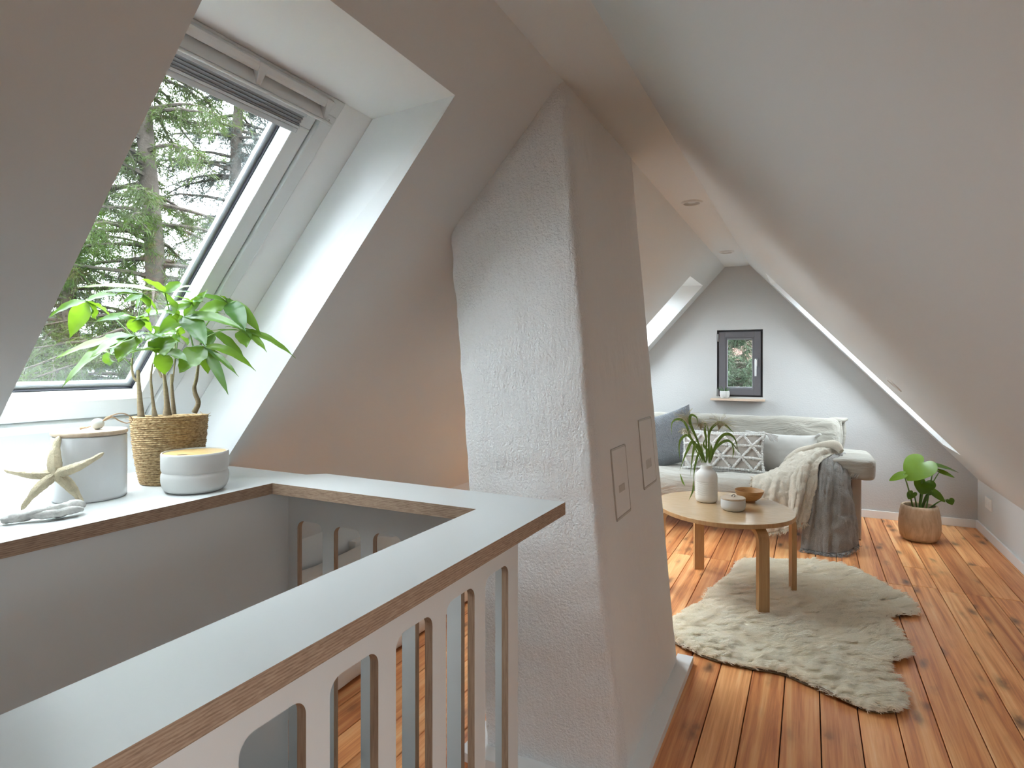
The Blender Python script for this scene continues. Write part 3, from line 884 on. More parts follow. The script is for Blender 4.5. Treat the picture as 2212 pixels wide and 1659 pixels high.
rect_frame('frame', WX0, WX1, WZ0, WZ1, .030, .030, .10, ANTHD)
rect_frame('sash', WX0 + .016, WX1 - .016, WZ0 + .016, WZ1 - .016, .056, .012, .085, ANTH, .004)
rect_frame('glazing_bead', WX0 + .070, WX1 - .070, WZ0 + .070, WZ1 - .070, .019, .022, .06, ANTHB, .004)
gw('pane', WX0 + .08, WX1 - .08, WZ0 + .08, WZ1 - .08, .052, .058, GLASS, 0)
for zz in (1.50, 1.0):
    gw('hinge', WX0 + .004, WX0 + .014, zz - .04, zz + .03, .004, .03, STEEL, .003)
gw('handle_plate', WX1 - .066, WX1 - .044, 1.235, 1.305, .002, .012, STEEL, .004)
place(tube('handle', [(WX1 - .055, YG + .004, 1.287), (WX1 - .055, YG - .030, 1.288), (WX1 - .055, YG - .036, 1.278), (WX1 - .056, YG - .036, 1.15)],
           [.008, .009, .009, .0075], STEEL, None, 12, 24), w4)
tag(box('window_sill_board', (-.80, YG - .075, .930), (-.349, YG + .02, .948), SILLW, bevel=.002), 'thin pale oak sill board under the small grey window', 'window sill')

# ------------------------------------------------------------------ chimney breast
CZ = np.linspace(-.02, 2.30, 95)
ring_pts = []
for z in CZ:
    xr = -.49 - .0905 * z
    xl = -.93 - .0966 * z
    yf = 1.682 + .018 * z
    yb = 2.53
    loop = []
    cr = .022
    cs = [(xl, yf, 180), (xr, yf, 270), (xr, yb, 0), (xl, yb, 90)]
    for q, (cx_, cy_, a0) in enumerate(cs):
        sx = 1 if q in (0, 3) else -1
        sy = 1 if q in (0, 1) else -1
        for t in range(5):
            a = math.radians(a0 + 90 * t / 4)
            loop.append((cx_ + sx * cr + cr * math.cos(a), cy_ + sy * cr + cr * math.sin(a)))
        nx_, ny_, _ = cs[(q + 1) % 4]
        nseg = 14 if q in (0, 2) else 22
        p0 = Vector(loop[-1])
        q2 = (q + 1) % 4
        sx2 = 1 if q2 in (0, 3) else -1
        sy2 = 1 if q2 in (0, 1) else -1
        a = math.radians(cs[q2][2])
        p1 = Vector((nx_ + sx2 * cr + cr * math.cos(a), ny_ + sy2 * cr + cr * math.sin(a)))
        for t in range(1, nseg):
            loop.append(tuple(p0.lerp(p1, t / nseg)))
    ring_pts.append(loop)
nu = len(ring_pts[0])
vs = []
for z, loop in zip(CZ, ring_pts):
    cxm = -.71 - .093 * z
    for (x, y) in loop:
        p = Vector((x, y, z))
        dr = Vector((x - cxm, y - 2.12, 0)).normalized()
        amp = .010 * fbm(p, 2.6, 2) + .005 * fbm(p + Vector((5, 5, 5)), 11, 3)
        amp += .004 * fbm(Vector((x * .3, y * .3, z)), 16, 2)
        if y > 1.76 and x > cxm + .1:
            amp *= .30
        vs.append(tuple(p + dr * amp))
fs = grid_faces(nu, len(CZ), True)
mi = []
for f_ in fs:
    a = Vector(vs[f_[0]])
    front = a.y < 1.75
    mi.append(0 if front or a.x < -.80 else 1)
fs.append(tuple(range(nu - 1, -1, -1)))
fs.append(tuple((len(CZ) - 1) * nu + k for k in range(nu)))
mi += [0, 0]
chim = raw('chimney_breast', vs, fs, [CHIM_ROUGH, CHIM_SMOOTH], None, True, mi)
tag(chim, 'leaning whitewashed chimney breast with rough plaster, beside the railing', 'chimney')


def chim_x(z):
    return -.49 - .0905 * z


def soot_door(y0, y1, z0, z1, notch):
    """inspection door set in the right-hand chimney face"""
    e = .004

    def P(y, z, o):
        return (chim_x(z) + o, y, z)
    d = hexa('inspection_door', [P(y0, z0, -.02), P(y1, z0, -.02), P(y1, z1, -.02), P(y0, z1, -.02),
                                 P(y0, z0, .0055), P(y1, z0, .0055), P(y1, z1, .0055), P(y0, z1, .0055)], CHIM_SMOOTH, chim, .006)
    for a in ((y0 - .002, y0, z0 - .003, z1 + .003), (y1, y1 + .004, z0 - .003, z1 + .003), (y0, y1, z1, z1 + .005), (y0, y1, z0 - .007, z0)):
        hexa('door_joint', [P(a[0], a[2], -.02), P(a[1], a[2], -.02), P(a[1], a[3], -.02), P(a[0], a[3], -.02),
                            P(a[0], a[2], .0046), P(a[1], a[2], .0046), P(a[1], a[3], .0046), P(a[0], a[3], .0046)], LEGM, d)
    n0, n1, m0, m1 = notch
    hexa('grip_recess', [P(n0, m0, .0048), P(n1, m0, .0048), P(n1, m1, .0048), P(n0, m1, .0048),
                         P(n0 + .006, m0 + .006, .0062), P(n1 - .006, m0 + .006, .0062), P(n1 - .006, m1 - .006, .0062), P(n0 + .006, m1 - .006, .0062)], LEGM, d)


soot_door(2.238, 2.43, .785, 1.035, (2.285, 2.375, .845, .885))
soot_door(1.872, 2.032, .752, .970, (1.91, 1.985, .825, .855))

# low plinth boards around the chimney foot
pl = tag(empty('chimney_plinth', (-.7, 2.1, 0)), 'low white skirting boards around the foot of the chimney', 'plinth')
place(box('board', (-.50, 1.63, 0), (-.435, 2.575, .030), PLINTHM, bevel=.002), pl)
place(box('board', (-.995, 1.615, 0), (-.50, 1.70, .030), PLINTHM, bevel=.002), pl)
place(box('board', (-.995, 1.70, 0), (-.93, 2.575, .030), PLINTHM, bevel=.002), pl)

# ------------------------------------------------------------------ stair railing
TT = .032           # top board thickness
HR = .90
rail = tag(empty('stair_railing', (-.65, 1.35, 0)), 'white stair railing with slotted panels and plywood-edged top board', 'railing')


def slab(name, outline, z0, z1, parent):
    """board with laminate faces and plywood edges"""
    n = len(outline)
    vs = [(x, y, z0) for x, y in outline] + [(x, y, z1) for x, y in outline]
    fs = [tuple(range(n - 1, -1, -1)), tuple(range(n, 2 * n))]
    mi = [0, 0]
    for k in range(n):
        j = (k + 1) % n
        fs.append((k, j, n + j, n + k))
        mi.append(1)
    o = raw(name, vs, fs, [LAM, PLY], None, False, mi)
    return place(o, parent) if parent else o


slab('handrail', [(-.558, -1.55), (-.558, 1.425), (-1.39, 1.452), (-1.4355, 1.4135), (-1.4215, 1.264), (-.724, 1.258), (-.724, -1.55)], HR - TT, HR, rail)


def slotted(name, P, length, slots, z0, z1, zt, zb, t, parent):
    """panel of thickness t in its own plane: P(u, z, w); slots with rounded ends"""
    bm = bmesh.new()
    us = sorted({0, length} | {a for s in slots for a in s})
    r = .026
    vs, fs, mi = [], [], []

    def add(poly, wall):
        o = len(vs)
        vs.extend(poly)
        fs.append(tuple(range(o, o + len(poly))))
        mi.append(1 if wall else 0)
    prof = []
    for a, b in slots:
        arc = []
        for k in range(9):
            an = math.pi - k * math.pi / 16
            arc.append((a + r + r * math.cos(an), zt - r + r * math.sin(an)))
        for k in range(9):
            an = math.pi / 2 - k * math.pi / 16
            arc.append((b - r + r * math.cos(an), zt - r + r * math.sin(an)))
        low = []
        for k in range(9):
            an = -k * math.pi / 16
            low.append((b - r + r * math.cos(an), zb + r + r * math.sin(an)))
        for k in range(9):
            an = -math.pi / 2 - k * math.pi / 16
            low.append((a + r + r * math.cos(an), zb + r + r * math.sin(an)))
        prof.append((a, b, arc, low))
    for w in (0, t):
        # balusters between slots
        edges = [0] + [x for s in slots for x in s] + [length]
        for k in range(0, len(edges), 2):
            add([P(edges[k], z0, w), P(edges[k + 1], z0, w), P(edges[k + 1], z1, w), P(edges[k], z1, w)], False)
        for a, b, arc, low in prof:
            add([P(a, z1, w)] + [P(u, z, w) for u, z in arc] + [P(b, z1, w)], False)
            add([P(b, z0, w)] + [P(u, z, w) for u, z in low] + [P(a, z0, w)], False)
    for a, b, arc, low in prof:
        loop = arc + low
        for k in range(len(loop)):
            j = (k + 1) % len(loop)
            add([P(loop[k][0], loop[k][1], 0), P(loop[j][0], loop[j][1], 0), P(loop[j][0], loop[j][1], t), P(loop[k][0], loop[k][1], t)], True)
    add([P(0, z0, 0), P(0, z1, 0), P(0, z1, t), P(0, z0, t)], True)
    add([P(length, z0, 0), P(length, z1, 0), P(length, z1, t), P(length, z0, t)], True)
    o = raw(name, vs, fs, [LAM, PLYS], None, False, mi, fix=False)
    return place(o, parent)


near_slots = []
y = 1.323
while y > -1.3:
    near_slots.append((y - .117, y))
    y -= .1663
near_slots = [(a + 1.55, b + 1.55) for a, b in near_slots[::-1]]
slotted('side_panel', lambda u, z, w: (-.67 - w, -1.55 + u, z), 1.378 + 1.55, near_slots, -.27, HR - TT, .757, .06, .018, rail)
cross_slots = []
x = -1.421
while x < -.80:
    cross_slots.append((x + 1.459, x + .103 + 1.459))
    x += .148
slotted('end_panel', lambda u, z, w: (-1.459 + u, 1.36 + w, z), 1.459 - .688, cross_slots, -.27, HR - TT, .768, .012, .018, rail)

led = slab('window_ledge', [(-1.423, -1.55), (-1.423, 1.262), (-1.4365, 1.4125), (-1.80, 1.417), (-1.979, 1.37), (-1.979, .62), (-1.80, .66), (-1.80, -1.55)], HR - TT, HR - .0003, None)
tag(led, 'white window ledge with plywood front edge above the stairwell', 'ledge')

# ------------------------------------------------------------------ ceiling spots


def spot(loc, nrm, label):
    t = empty('ceiling_spotlight')
    tag(t, label, 'spotlight', 'recessed ceiling spotlights')
    t.location = loc
    t.rotation_euler = Vector(nrm).to_track_quat('Z', 'Y').to_euler()
    lathe('ring', [(.040, .0), (.040, .004), (.044, .0085), (.052, .0075), (.058, .0005), (.058, -.002)], RINGM, t, segs=40, cap=False)
    lathe('lens', [(.0001, -.0012), (.030, .0005), (.040, .001)], LENSM, t, segs=32, cap=False)


spot((-.574, 3.342, ZC), (0, 0, -1), 'round recessed spotlight in the flat ceiling, nearer the chimney')
spot((-.583, 4.928, ZC), (0, 0, -1), 'round recessed spotlight in the flat ceiling, nearer the gable wall')
p = SR((.449 + .475) / math.cos(AR), 4.195)
spot(p, (-math.sin(AR), 0, -math.cos(AR)), 'round recessed spotlight in the right-hand sloping wall')

# ------------------------------------------------------------------ sockets
so = tag(empty('wall_socket', (XKR, 5.35, .25)), 'white double wall socket low on the right knee wall', 'socket')
place(box('plate', (XKR - .009, 5.27, .214), (XKR, 5.432, .295), PLAST, bevel=.003), so)
for yy in (5.312, 5.392):
    r_ = lathe('socket_well', [(.0001, .002), (.019, .002), (.020, .0102), (.0225, .0102), (.0225, .0)], PLAST, None, segs=28, cap=False)
    r_.rotation_euler = (0, math.radians(-90), 0)
    r_.location = (XKR, yy, .2545)
    place(r_, so)
    d_ = lathe('pin_hole', [(.0001, .0032), (.017, .0032)], LENSM, None, segs=20, cap=False)
    d_.rotation_euler = (0, math.radians(-90), 0)
    d_.location = (XKR, yy, .2545)
    place(d_, so)
so = tag(empty('wall_socket', (XKL, 2.6, .235)), 'surface-mounted white socket on the left knee wall behind the railing', 'socket')
place(box('plate', (XKL, 2.555, .19), (XKL + .05, 2.64, .275), PLAST, bevel=.005), so)
r_ = lathe('socket_well', [(.0001, .044), (.019, .044), (.020, .0525), (.0235, .0525), (.0235, .04)], PLAST, None, segs=28, cap=False)
r_.rotation_euler = (0, math.radians(90), 0)
r_.location = (XKL, 2.5975, .232)
place(r_, so)
d_ = lathe('pin_hole', [(.0001, .0455), (.0165, .0455)], LENSM, None, segs=20, cap=False)
d_.rotation_euler = (0, math.radians(90), 0)
d_.location = (XKL, 2.5975, .232)
place(d_, so)

# ------------------------------------------------------------------ leaves


def leaf_mesh(name, hub, ctrl, tip, width, up, mat, parent, shape='lance', n=13, fold=.22, curl=.0, cross=5):
    """blade along a quadratic midrib hub-ctrl-tip; up: rough facing of the blade"""
    H, C, T = Vector(hub), Vector(ctrl), Vector(tip)
    vs = []
    upv = Vector(up)
    for i in range(n):
        t = i / (n - 1)
        p = H * (1 - t) ** 2 + C * 2 * t * (1 - t) + T * t * t
        tg = ((C - H) * (1 - t) + (T - C) * t)
        if tg.length < 1e-6:
            tg = T - H
        tg.normalize()
        side = tg.cross(upv)
        if side.length < 1e-3:
            side = tg.cross(Vector((0.3, 1, 0.2)))
        side.normalize()
        nn = side.cross(tg)
        if shape == 'lance':
            w = max(0, math.sin(math.pi * min(1, t ** .85))) ** .8 * (1 - .35 * t) * .62
            if t > .88:
                w *= (1 - t) / .12 * .8 + .2
        else:
            w = .5
        w = w * width
        for k in range(cross):
            a = k / (cross - 1) * 2 - 1
            wav = .05 * width * math.sin(t * 21 + a * 2.0) * abs(a)
            vs.append(p + side * (a * w) + nn * (fold * abs(a) * w * (1 if True else 0) - curl * a * a * w + wav))
    fs = grid_faces(cross, n)
    o = raw(name, vs, fs, mat, None, True, fix=False)
    o.data.polygons.foreach_set('use_smooth', [True] * len(o.data.polygons))
    return place(o, parent)


# ------------------------------------------------------------------ money tree in a seagrass basket, on the ledge
BX, BY, BZ = -1.721, 1.148, HR
pt = tag(empty('potted_money_tree', (BX, BY, BZ)), 'bright green five-stemmed money tree in a woven seagrass basket', 'potted plant')
rows, na, sub = 34, 260, 7
hgt = .198
nz = rows * sub + 1
A = np.linspace(0, 2 * math.pi, na, endpoint=False)
vs = []
for iz in range(nz):
    t = iz / (nz - 1)
    zz = t * hgt
    row = min(int(iz / sub), rows - 1)
    ph = iz / sub - row
    r0 = .076 + .025 * (t ** .85) + .003 * math.sin(math.pi * t)
    prof = math.sin(math.pi * ph) ** .6 if 0 < ph < 1 else 0
    skew = ph * .9 * (1 if row % 2 else -1)
    nstr = 44
    wv = .5 + .5 * np.sin(nstr * A + skew * 3.0 + row * 2.4 + .8 * np.sin(3 * A + row))
    dsp = .0030 * prof * (.35 + .65 * wv ** .7) + .0012 * np.sin(7 * A + row * 1.7) * prof
    rr = r0 + dsp + .0012 * np.sin(2 * A + 1)
    tilt = .004 * np.sin(A + 2.2) * t
    for a, q, dzt in zip(A, rr, tilt):
        vs.append((BX + q * math.cos(a), BY + q * math.sin(a), BZ + zz + dzt))
o0 = len(vs)
for rr_, zz in ((.097, hgt - .002), (.092, hgt - .02)):
    for a in A:
        vs.append((BX + rr_ * math.cos(a), BY + rr_ * math.sin(a), BZ + zz + .004 * math.sin(a + 2.2)))
fs = grid_faces(na, nz + 2, True)
fs.append(tuple(range(na - 1, -1, -1)))
place(raw('basket', vs, fs, GRASSM, None, True), pt)
place(lathe('soil', [(.0001, hgt - .028), (.05, hgt - .024), (.0935, hgt - .027)], SOIL, None, (BX, BY, BZ), 40, False), pt)
for k in range(26):                                # straws sticking out of the rim
    a = rnd.uniform(0, 6.28)
    p0 = Vector((BX + .099 * math.cos(a), BY + .099 * math.sin(a), BZ + hgt - .006))
    d = Vector((math.cos(a) * .5 + rnd.uniform(-.8, .8), math.sin(a) * .5 + rnd.uniform(-.8, .8), rnd.uniform(.1, .5))).normalized()
    place(tube('straw', [p0, p0 + d * rnd.uniform(.008, .018)], [.0012, .0006], GRASSM, None, 5), pt)
for tr in TRUNKS:
    place(tube('stem', [p for p, r in tr], [r * 1.6 for p, r in tr], STEMM, None, 12, 40), pt)
for hub, base, ls in PACHIRA:
    H, B = Vector(hub), Vector(base)
    mid = (H + B) / 2 + Vector((0, 0, .012))
    place(tube('petiole', [B, mid, H], [.0022, .0018, .0016], PETI, None, 6, 14), pt)
    for tip, ctrl, w in ls:
        T = Vector(tip)
        to_cam = (Vector((0, 0, 1.25)) - H).normalized()
        dl = (T - H).normalized()
        up = Vector((0, 0, 1)) * (1.0 - .6 * abs(dl.z)) + to_cam * (.30 + .5 * abs(dl.z) + rnd.uniform(-.1, .3)) + Vector((rnd.uniform(-.3, .3), rnd.uniform(-.3, .3), 0))
        leaf_mesh('leaflet', H, ctrl, H + (T - H) * 1.06, w * 1.15, up, LEAF, pt, fold=.25)

# ------------------------------------------------------------------ jars on the ledge
JX, JY = -1.70, .914
j = tag(empty('ceramic_jar', (JX, JY, HR)), 'tall glossy white jar with pale wooden lid behind the starfish', 'jar')
jl = (JX, JY, HR)
place(lathe('body', [(.0001, 0), (.078, 0), (.0815, .003), (.083, .008), (.083, .160), (.0825, .164), (.080, .166), (.079, .160), (.079, .05), (.0001, .045)], CERG, None, jl, 72, False), j)
place(lathe('lid', [(.0001, .1665), (.079, .1665), (.082, .168), (.0845, .171), (.085, .174), (.0845, .177), (.083, .1785), (.0001, .179)], LIDW, None, jl, 72, False), j)
cx_, cy_ = JX + .012, JY + .012
place(lathe('bead', [(.0001, .0)] + [(.0155 * math.sin(math.pi * k / 14) ** .9, .0145 * (1 - math.cos(math.pi * k / 14))) for k in range(1, 14)] + [(.0001, .029)], BEADM, None, (cx_, cy_, HR + .179), 32, False), j)
z0 = HR + .1935
place(tube('cord', [(cx_ - .035, cy_ - .022, HR + .1815), (cx_ - .022, cy_ - .014, HR + .184), (cx_ - .01, cy_ - .008, z0 - .004), (cx_ + .014, cy_ + .010, z0 + .010), (cx_ + .022, cy_ + .020, z0 + .020),
                    (cx_ + .03, cy_ + .042, z0 + .026), (cx_ + .034, cy_ + .062, z0 + .018), (cx_ + .03, cy_ + .072, z0 + .004), (cx_ + .022, cy_ + .062, z0 - .002),
                    (cx_ + .018, cy_ + .044, z0 + .006), (cx_ + .017, cy_ + .030, z0 + .016), (cx_ + .015, cy_ + .014, z0 + .012)], .0016, CORDM, None, 7, 70), j)
place(tube('knot', [(cx_ + .012, cy_ + .009, z0 + .009), (cx_ + .018, cy_ + .015, z0 + .015), (cx_ + .023, cy_ + .021, z0 + .018)], [.003, .0042, .003], CORDM, None, 8, 9), j)
place(tube('knot', [(cx_ - .037, cy_ - .023, HR + .1815), (cx_ - .031, cy_ - .0195, HR + .1835), (cx_ - .025, cy_ - .016, HR + .184)], [.0035, .003, .002], CORDM, None, 8, 9), j)

OX, OY = -1.538, 1.100
j = tag(empty('lidded_pot', (OX, OY, HR)), 'low matte white pot with a grooved waist and bamboo lid', 'pot')
jl = (OX, OY, HR)
pr = [(.0001, 0), (.064, 0), (.070, .002), (.077, .008), (.0825, .018), (.0848, .030), (.0850, .044), (.0843, .050), (.0825, .0535), (.0815, .056), (.0825, .0585), (.0843, .062), (.0850, .068), (.0850, .103), (.0845, .1065), (.083, .1085), (.081, .1085), (.0802, .106), (.0800, .09), (.0001, .085)]
place(lathe('body', pr, CERM, None, jl, 80, False), j)
place(lathe('lid', [(.0001, .098), (.0785, .098), (.0788, .1045), (.078, .1058), (.0001, .1062)], BAMB, None, jl, 72, False), j)
gq = lathe('finger_hole', [(.0001, .1067), (.0125, .1067)], LEATH, None, (0, 0, 0), 24, False)
gq.scale = (1, .55, 1)
gq.rotation_euler = (0, 0, math.radians(55))
gq.location = (OX + .016, OY - .050, HR)
place(gq, j)

# ------------------------------------------------------------------ starfish leaning on the jar, driftwood, pebble
SC = Vector((-1.655, .812, .982))
tips = [(-1.680, .832, 1.072), (-1.535, .857, 1.037), (-1.598, .842, .905), (-1.672, .748, .905), (-1.748, .746, .996)]
parts = []
for k, tp_ in enumerate(tips):
    T = Vector(tp_)
    n = 22
    wid = (.0155, .0125, .0135, .0125, .0120)[k]
    ax = (T - SC)
    vs_, fs_ = [], []
    nrm = Vector((.80, -.45, .35)).normalized()
    sd = ax.normalized().cross(nrm).normalized()
    nn = sd.cross(ax.normalized())
    for i in range(n):
        t = i / (n - 1)
        p = SC + ax * t + sd * (.006 * math.sin(t * 3.0) * (1 if k % 2 else -1))
        w = wid * (.80 + .30 * math.sin(math.pi * min(1, t * 1.25 + .1)) - .35 * t) * (1 if t < .86 else math.sqrt(max(0.0, 1 - ((t - .86) / .14) ** 2)) * .9 + .1)
        for q in range(12):
            a = 2 * math.pi * q / 12
            rr = 1 + .10 * fbm((p.x + math.cos(a) * .02, p.y + math.sin(a) * .02, p.z), 160, 2)
            ridge = .25 * max(0, math.sin(a)) ** 4
            vs_.append(tuple(p + sd * (math.cos(a) * w * rr) + nn * (math.sin(a) * w * (.62 + ridge) * rr)))
    fs_ = [(i * 12 + q, i * 12 + (q + 1) % 12, (i + 1) * 12 + (q + 1) % 12, (i + 1) * 12 + q) for i in range(n - 1) for q in range(12)]
    fs_.append(tuple((n - 1) * 12 + q for q in range(12)))
    parts.append((vs_, fs_))
sv, sf = merge(parts)
st = raw('starfish', sv, sf, STARM, None, True)
tag(st, 'dried cream starfish with five arms leaning against the white jar', 'starfish')

pts = [(-1.580, .668, .910), (-1.566, .690, .913), (-1.552, .718, .9155), (-1.540, .742, .9165), (-1.531, .770, .919), (-1.532, .796, .921), (-1.538, .812, .918)]
rad = [.007, .0105, .0120, .0140, .0150, .0130, .007]
q = catmull([p + (r,) for p, r in zip(pts, rad)], 60)
v_, f_ = tube_data(q[:, :3], np.maximum(q[:, 3], .003), 16)
v2 = []
for p in v_:
    pv = Vector(p)
    v2.append((pv.x + .004 * fbm(pv, 45, 3), pv.y + .004 * fbm(pv + Vector((3, 1, 2)), 45, 3), max(.9003, pv.z + .004 * fbm(pv + Vector((7, 2, 5)), 38, 3))))
pts2 = [(-1.553, .705, .917), (-1.535, .722, .914), (-1.519, .745, .916), (-1.512, .775, .917), (-1.516, .800, .914)]
q = catmull([p + (r,) for p, r in zip(pts2, [.005, .008, .0085, .0085, .005])], 40)
w_, g_ = tube_data(q[:, :3], np.maximum(q[:, 3], .003), 14)
w2 = [(p[0] + .003 * fbm(p, 50, 3), p[1] + .003 * fbm((p[1], p[0], p[2]), 50, 3), max(.9003, p[2] + .003 * fbm((p[2], p[0], p[1]), 50, 3))) for p in w_]
dv, df = merge([(v2, f_), (w2, g_)])
tag(raw('driftwood', dv, df, DRIFT, None, True), 'bleached knotty piece of driftwood lying in front of the starfish', 'driftwood')
pb = lathe('pebble', [(.0001, 0)] + [(.024 * math.sin(math.pi * k / 16), .020 * (1 - math.cos(math.pi * k / 16))) for k in range(1, 16)] + [(.0001, .04)], DRIFT, None, (-1.640, .664, HR), 36, False)
tag(pb, 'pale rounded stone cut by the left picture edge', 'stone')

# ------------------------------------------------------------------ oval coffee table
TZ = .475
TCX, TCY, TA, TB, TAL = -.428, 3.452, .388, .345, math.radians(-55)
tb = tag(empty('coffee_table', (TCX, TCY, 0)), 'oval birch coffee table with bent plywood legs', 'table')


def oval(s, n=96, inset=0):
    r = []
    for k in range(n):
        a = 2 * math.pi * k / n
        ca, sa = math.cos(a), math.sin(a)
        e = 2 / 2.12
        u = (TA - inset) * math.copysign(abs(ca) ** e, ca)
        v = (TB - inset) * math.copysign(abs(sa) ** e, sa)
        r.append((TCX + u * math.cos(TAL) - v * math.sin(TAL), TCY + u * math.sin(TAL) + v * math.cos(TAL)))
    return r


vs, fs, mi = [], [], []
layers = [(TZ - .022, .0015), (TZ - .0205, 0), (TZ - .0025, 0), (TZ, .0018)]
for z, ins in layers:
    vs += [(x, y, z) for x, y in oval(0, inset=ins)]
n = 96
for L in range(3):
    for k in range(n):
        jn = (k + 1) % n
        fs.append((L * n + k, L * n + jn, (L + 1) * n + jn, (L + 1) * n + k))
        mi.append(1)
fs.append(tuple(range(n - 1, -1, -1)))
mi.append(1)
fs.append(tuple(3 * n + k for k in range(n)))
mi.append(0)
place(raw('table_top', vs, fs, [BIRCHTOP, BIRCH], None, False, mi), tb)
legs = [(-.205, 3.160), (-.082, 3.566), (-.608, 3.785), (-.735, 3.38)]
for lx, ly in legs:
    inward = Vector((TCX - lx, TCY - ly, 0)).normalized()
    side = Vector((-inward.y, inward.x, 0))
    th, wd = .024, .058
    out = []
    zt = TZ - .022
    # L-profile: vertical leg bending inward under the top
    outer = [(0, 0), (0, zt - .07)] + [(.07 * (1 - math.cos(a)), zt - .07 + .07 * math.sin(a)) for a in [math.pi / 2 * k / 8 for k in range(1, 9)]] + [(.15, zt)]
    inner = [(.15, zt - th)] + [(.07 - (.07 - th) * math.cos(a), zt - .07 + (.07 - th) * math.sin(a)) for a in [math.pi / 2 * k / 8 for k in range(8, 0, -1)]] + [(th, zt - .07), (th, 0)]
    loop = outer + inner
    base = Vector((lx, ly, 0)) - inward * .012
    vs = []
    for sgn in (-1, 1):
        for u, z in loop:
            vs.append(tuple(base + inward * u + side * (sgn * wd / 2) + Vector((0, 0, z))))
    m_ = len(loop)
    fs = [(k, (k + 1) % m_, m_ + (k + 1) % m_, m_ + k) for k in range(m_)]
    no = len(outer)
    for k in range(no - 1):
        a, b = k, k + 1
        c_, d_ = m_ - 1 - (k + 1), m_ - 1 - k
        for off in (0, m_):
            fs.append((a + off, b + off, c_ + off, d_ + off))
    lg = raw('leg', vs, fs, BIRCH, None, False)
    place(lg, tb)

# vase with grasses
VX, VY = -.5245, 3.525
va = tag(empty('vase_with_grass', (VX, VY, TZ)), 'white bottle-shaped vase of green grass on the coffee table', 'vase')
pr = [(.0001, 0), (.046, 0), (.053, .003), (.058, .010), (.0605, .022), (.0605, .04)]
for k in range(14):
    pr += [(.0598 - .0004 * (k % 2), .046 + k * .0052), (.0608, .0484 + k * .0052)]
pr += [(.0605, .125), (.0605, .142), (.058, .156), (.051, .168), (.041, .177), (.034, .183), (.0315, .190), (.031, .205), (.0285, .2065), (.0270, .203), (.027, .17), (.0001, .16)]
place(lathe('vase_body', pr, VASEM, None, (VX, VY, TZ), 64, False), va)
for pts, w in GRASS:
    k = 26
    C = catmull(pts, k)
    vs = []
    for i in range(k):
        t = i / (k - 1)
        tg = Vector(C[min(i + 1, k - 1)] - C[max(i - 1, 0)]).normalized()
        sd = tg.cross(Vector((.446, -.895, .15))).normalized()
        nn = sd.cross(tg)
        ww = w * (min(1, .25 + t * 2.2)) * (1 if t < .6 else max(.05, (1 - t) / .4))
        for a in (-1, 0, 1):
            vs.append(tuple(Vector(C[i]) + sd * (a * ww) + nn * (abs(a) * ww * .35)))
    place(raw('grass_blade', vs, grid_faces(3, k), GLEAF, None, True, fix=False), va)
sd_ = []
for c, r in SEEDHEADS:
    c = np.array(c)
    foot = np.array([VX, VY, TZ + .19])
    for k in range(150):
        dr = rng.normal(size=3)
        dr /= np.linalg.norm(dr)
        dr[2] = abs(dr[2]) * .9 + .1
        e = c + dr * r * rng.uniform(.35, 1) + np.array([0, 0, -.02])
        mdl = c + (e - c) * .5 + np.array([0, 0, .012])
        sd_.append([foot * .0 + c - (c - foot) * .12 * rng.uniform(0, 1), (c + mdl) / 2, mdl, e])
place(tag(hair('seed_panicles', np.array(sd_), np.array([.00045, .0004, .00035, .0007]), SEED), kind='stuff'), va)

# small lidded jar and wooden bowl
QX, QY = -.366, 3.380
j = tag(empty('lidded_sugar_jar', (QX, QY, TZ)), 'small white ceramic jar with flat wooden lid and leather loop', 'jar')
jl = (QX, QY, TZ)
place(lathe('body', [(.0001, 0), (.046, 0), (.053, .003), (.059, .009), (.0622, .019), (.0626, .030), (.0622, .057), (.061, .059), (.0585, .058), (.0585, .02), (.0001, .015)], CERM, None, jl, 64, False), j)
place(lathe('lid', [(.0001, .0592), (.0615, .0592), (.0632, .061), (.0632, .067), (.062, .0685), (.0001, .069)], LIDW, None, jl, 64, False), j)
place(tube('loop', [(QX - .004, QY, TZ + .069), (QX - .006, QY + .004, TZ + .076), (QX + .004, QY + .010, TZ + .080), (QX + .009, QY + .006, TZ + .075), (QX + .003, QY, TZ + .069)], .0019, LEATH, None, 7, 26), j)
RX_, RY_ = -.306, 3.622
bw = lathe('wooden_bowl', [(.0001, 0), (.030, 0), (.032, .003), (.031, .007), (.045, .014), (.060, .027), (.071, .044), (.0775, .061), (.0785, .066), (.0770, .0675), (.0750, .066), (.068, .046), (.056, .028), (.04, .017), (.0001, .011)], BOWLW, None, (RX_, RY_, TZ), 72, False)
tag(bw, 'turned honey-brown wooden bowl behind the small lidded jar', 'bowl')

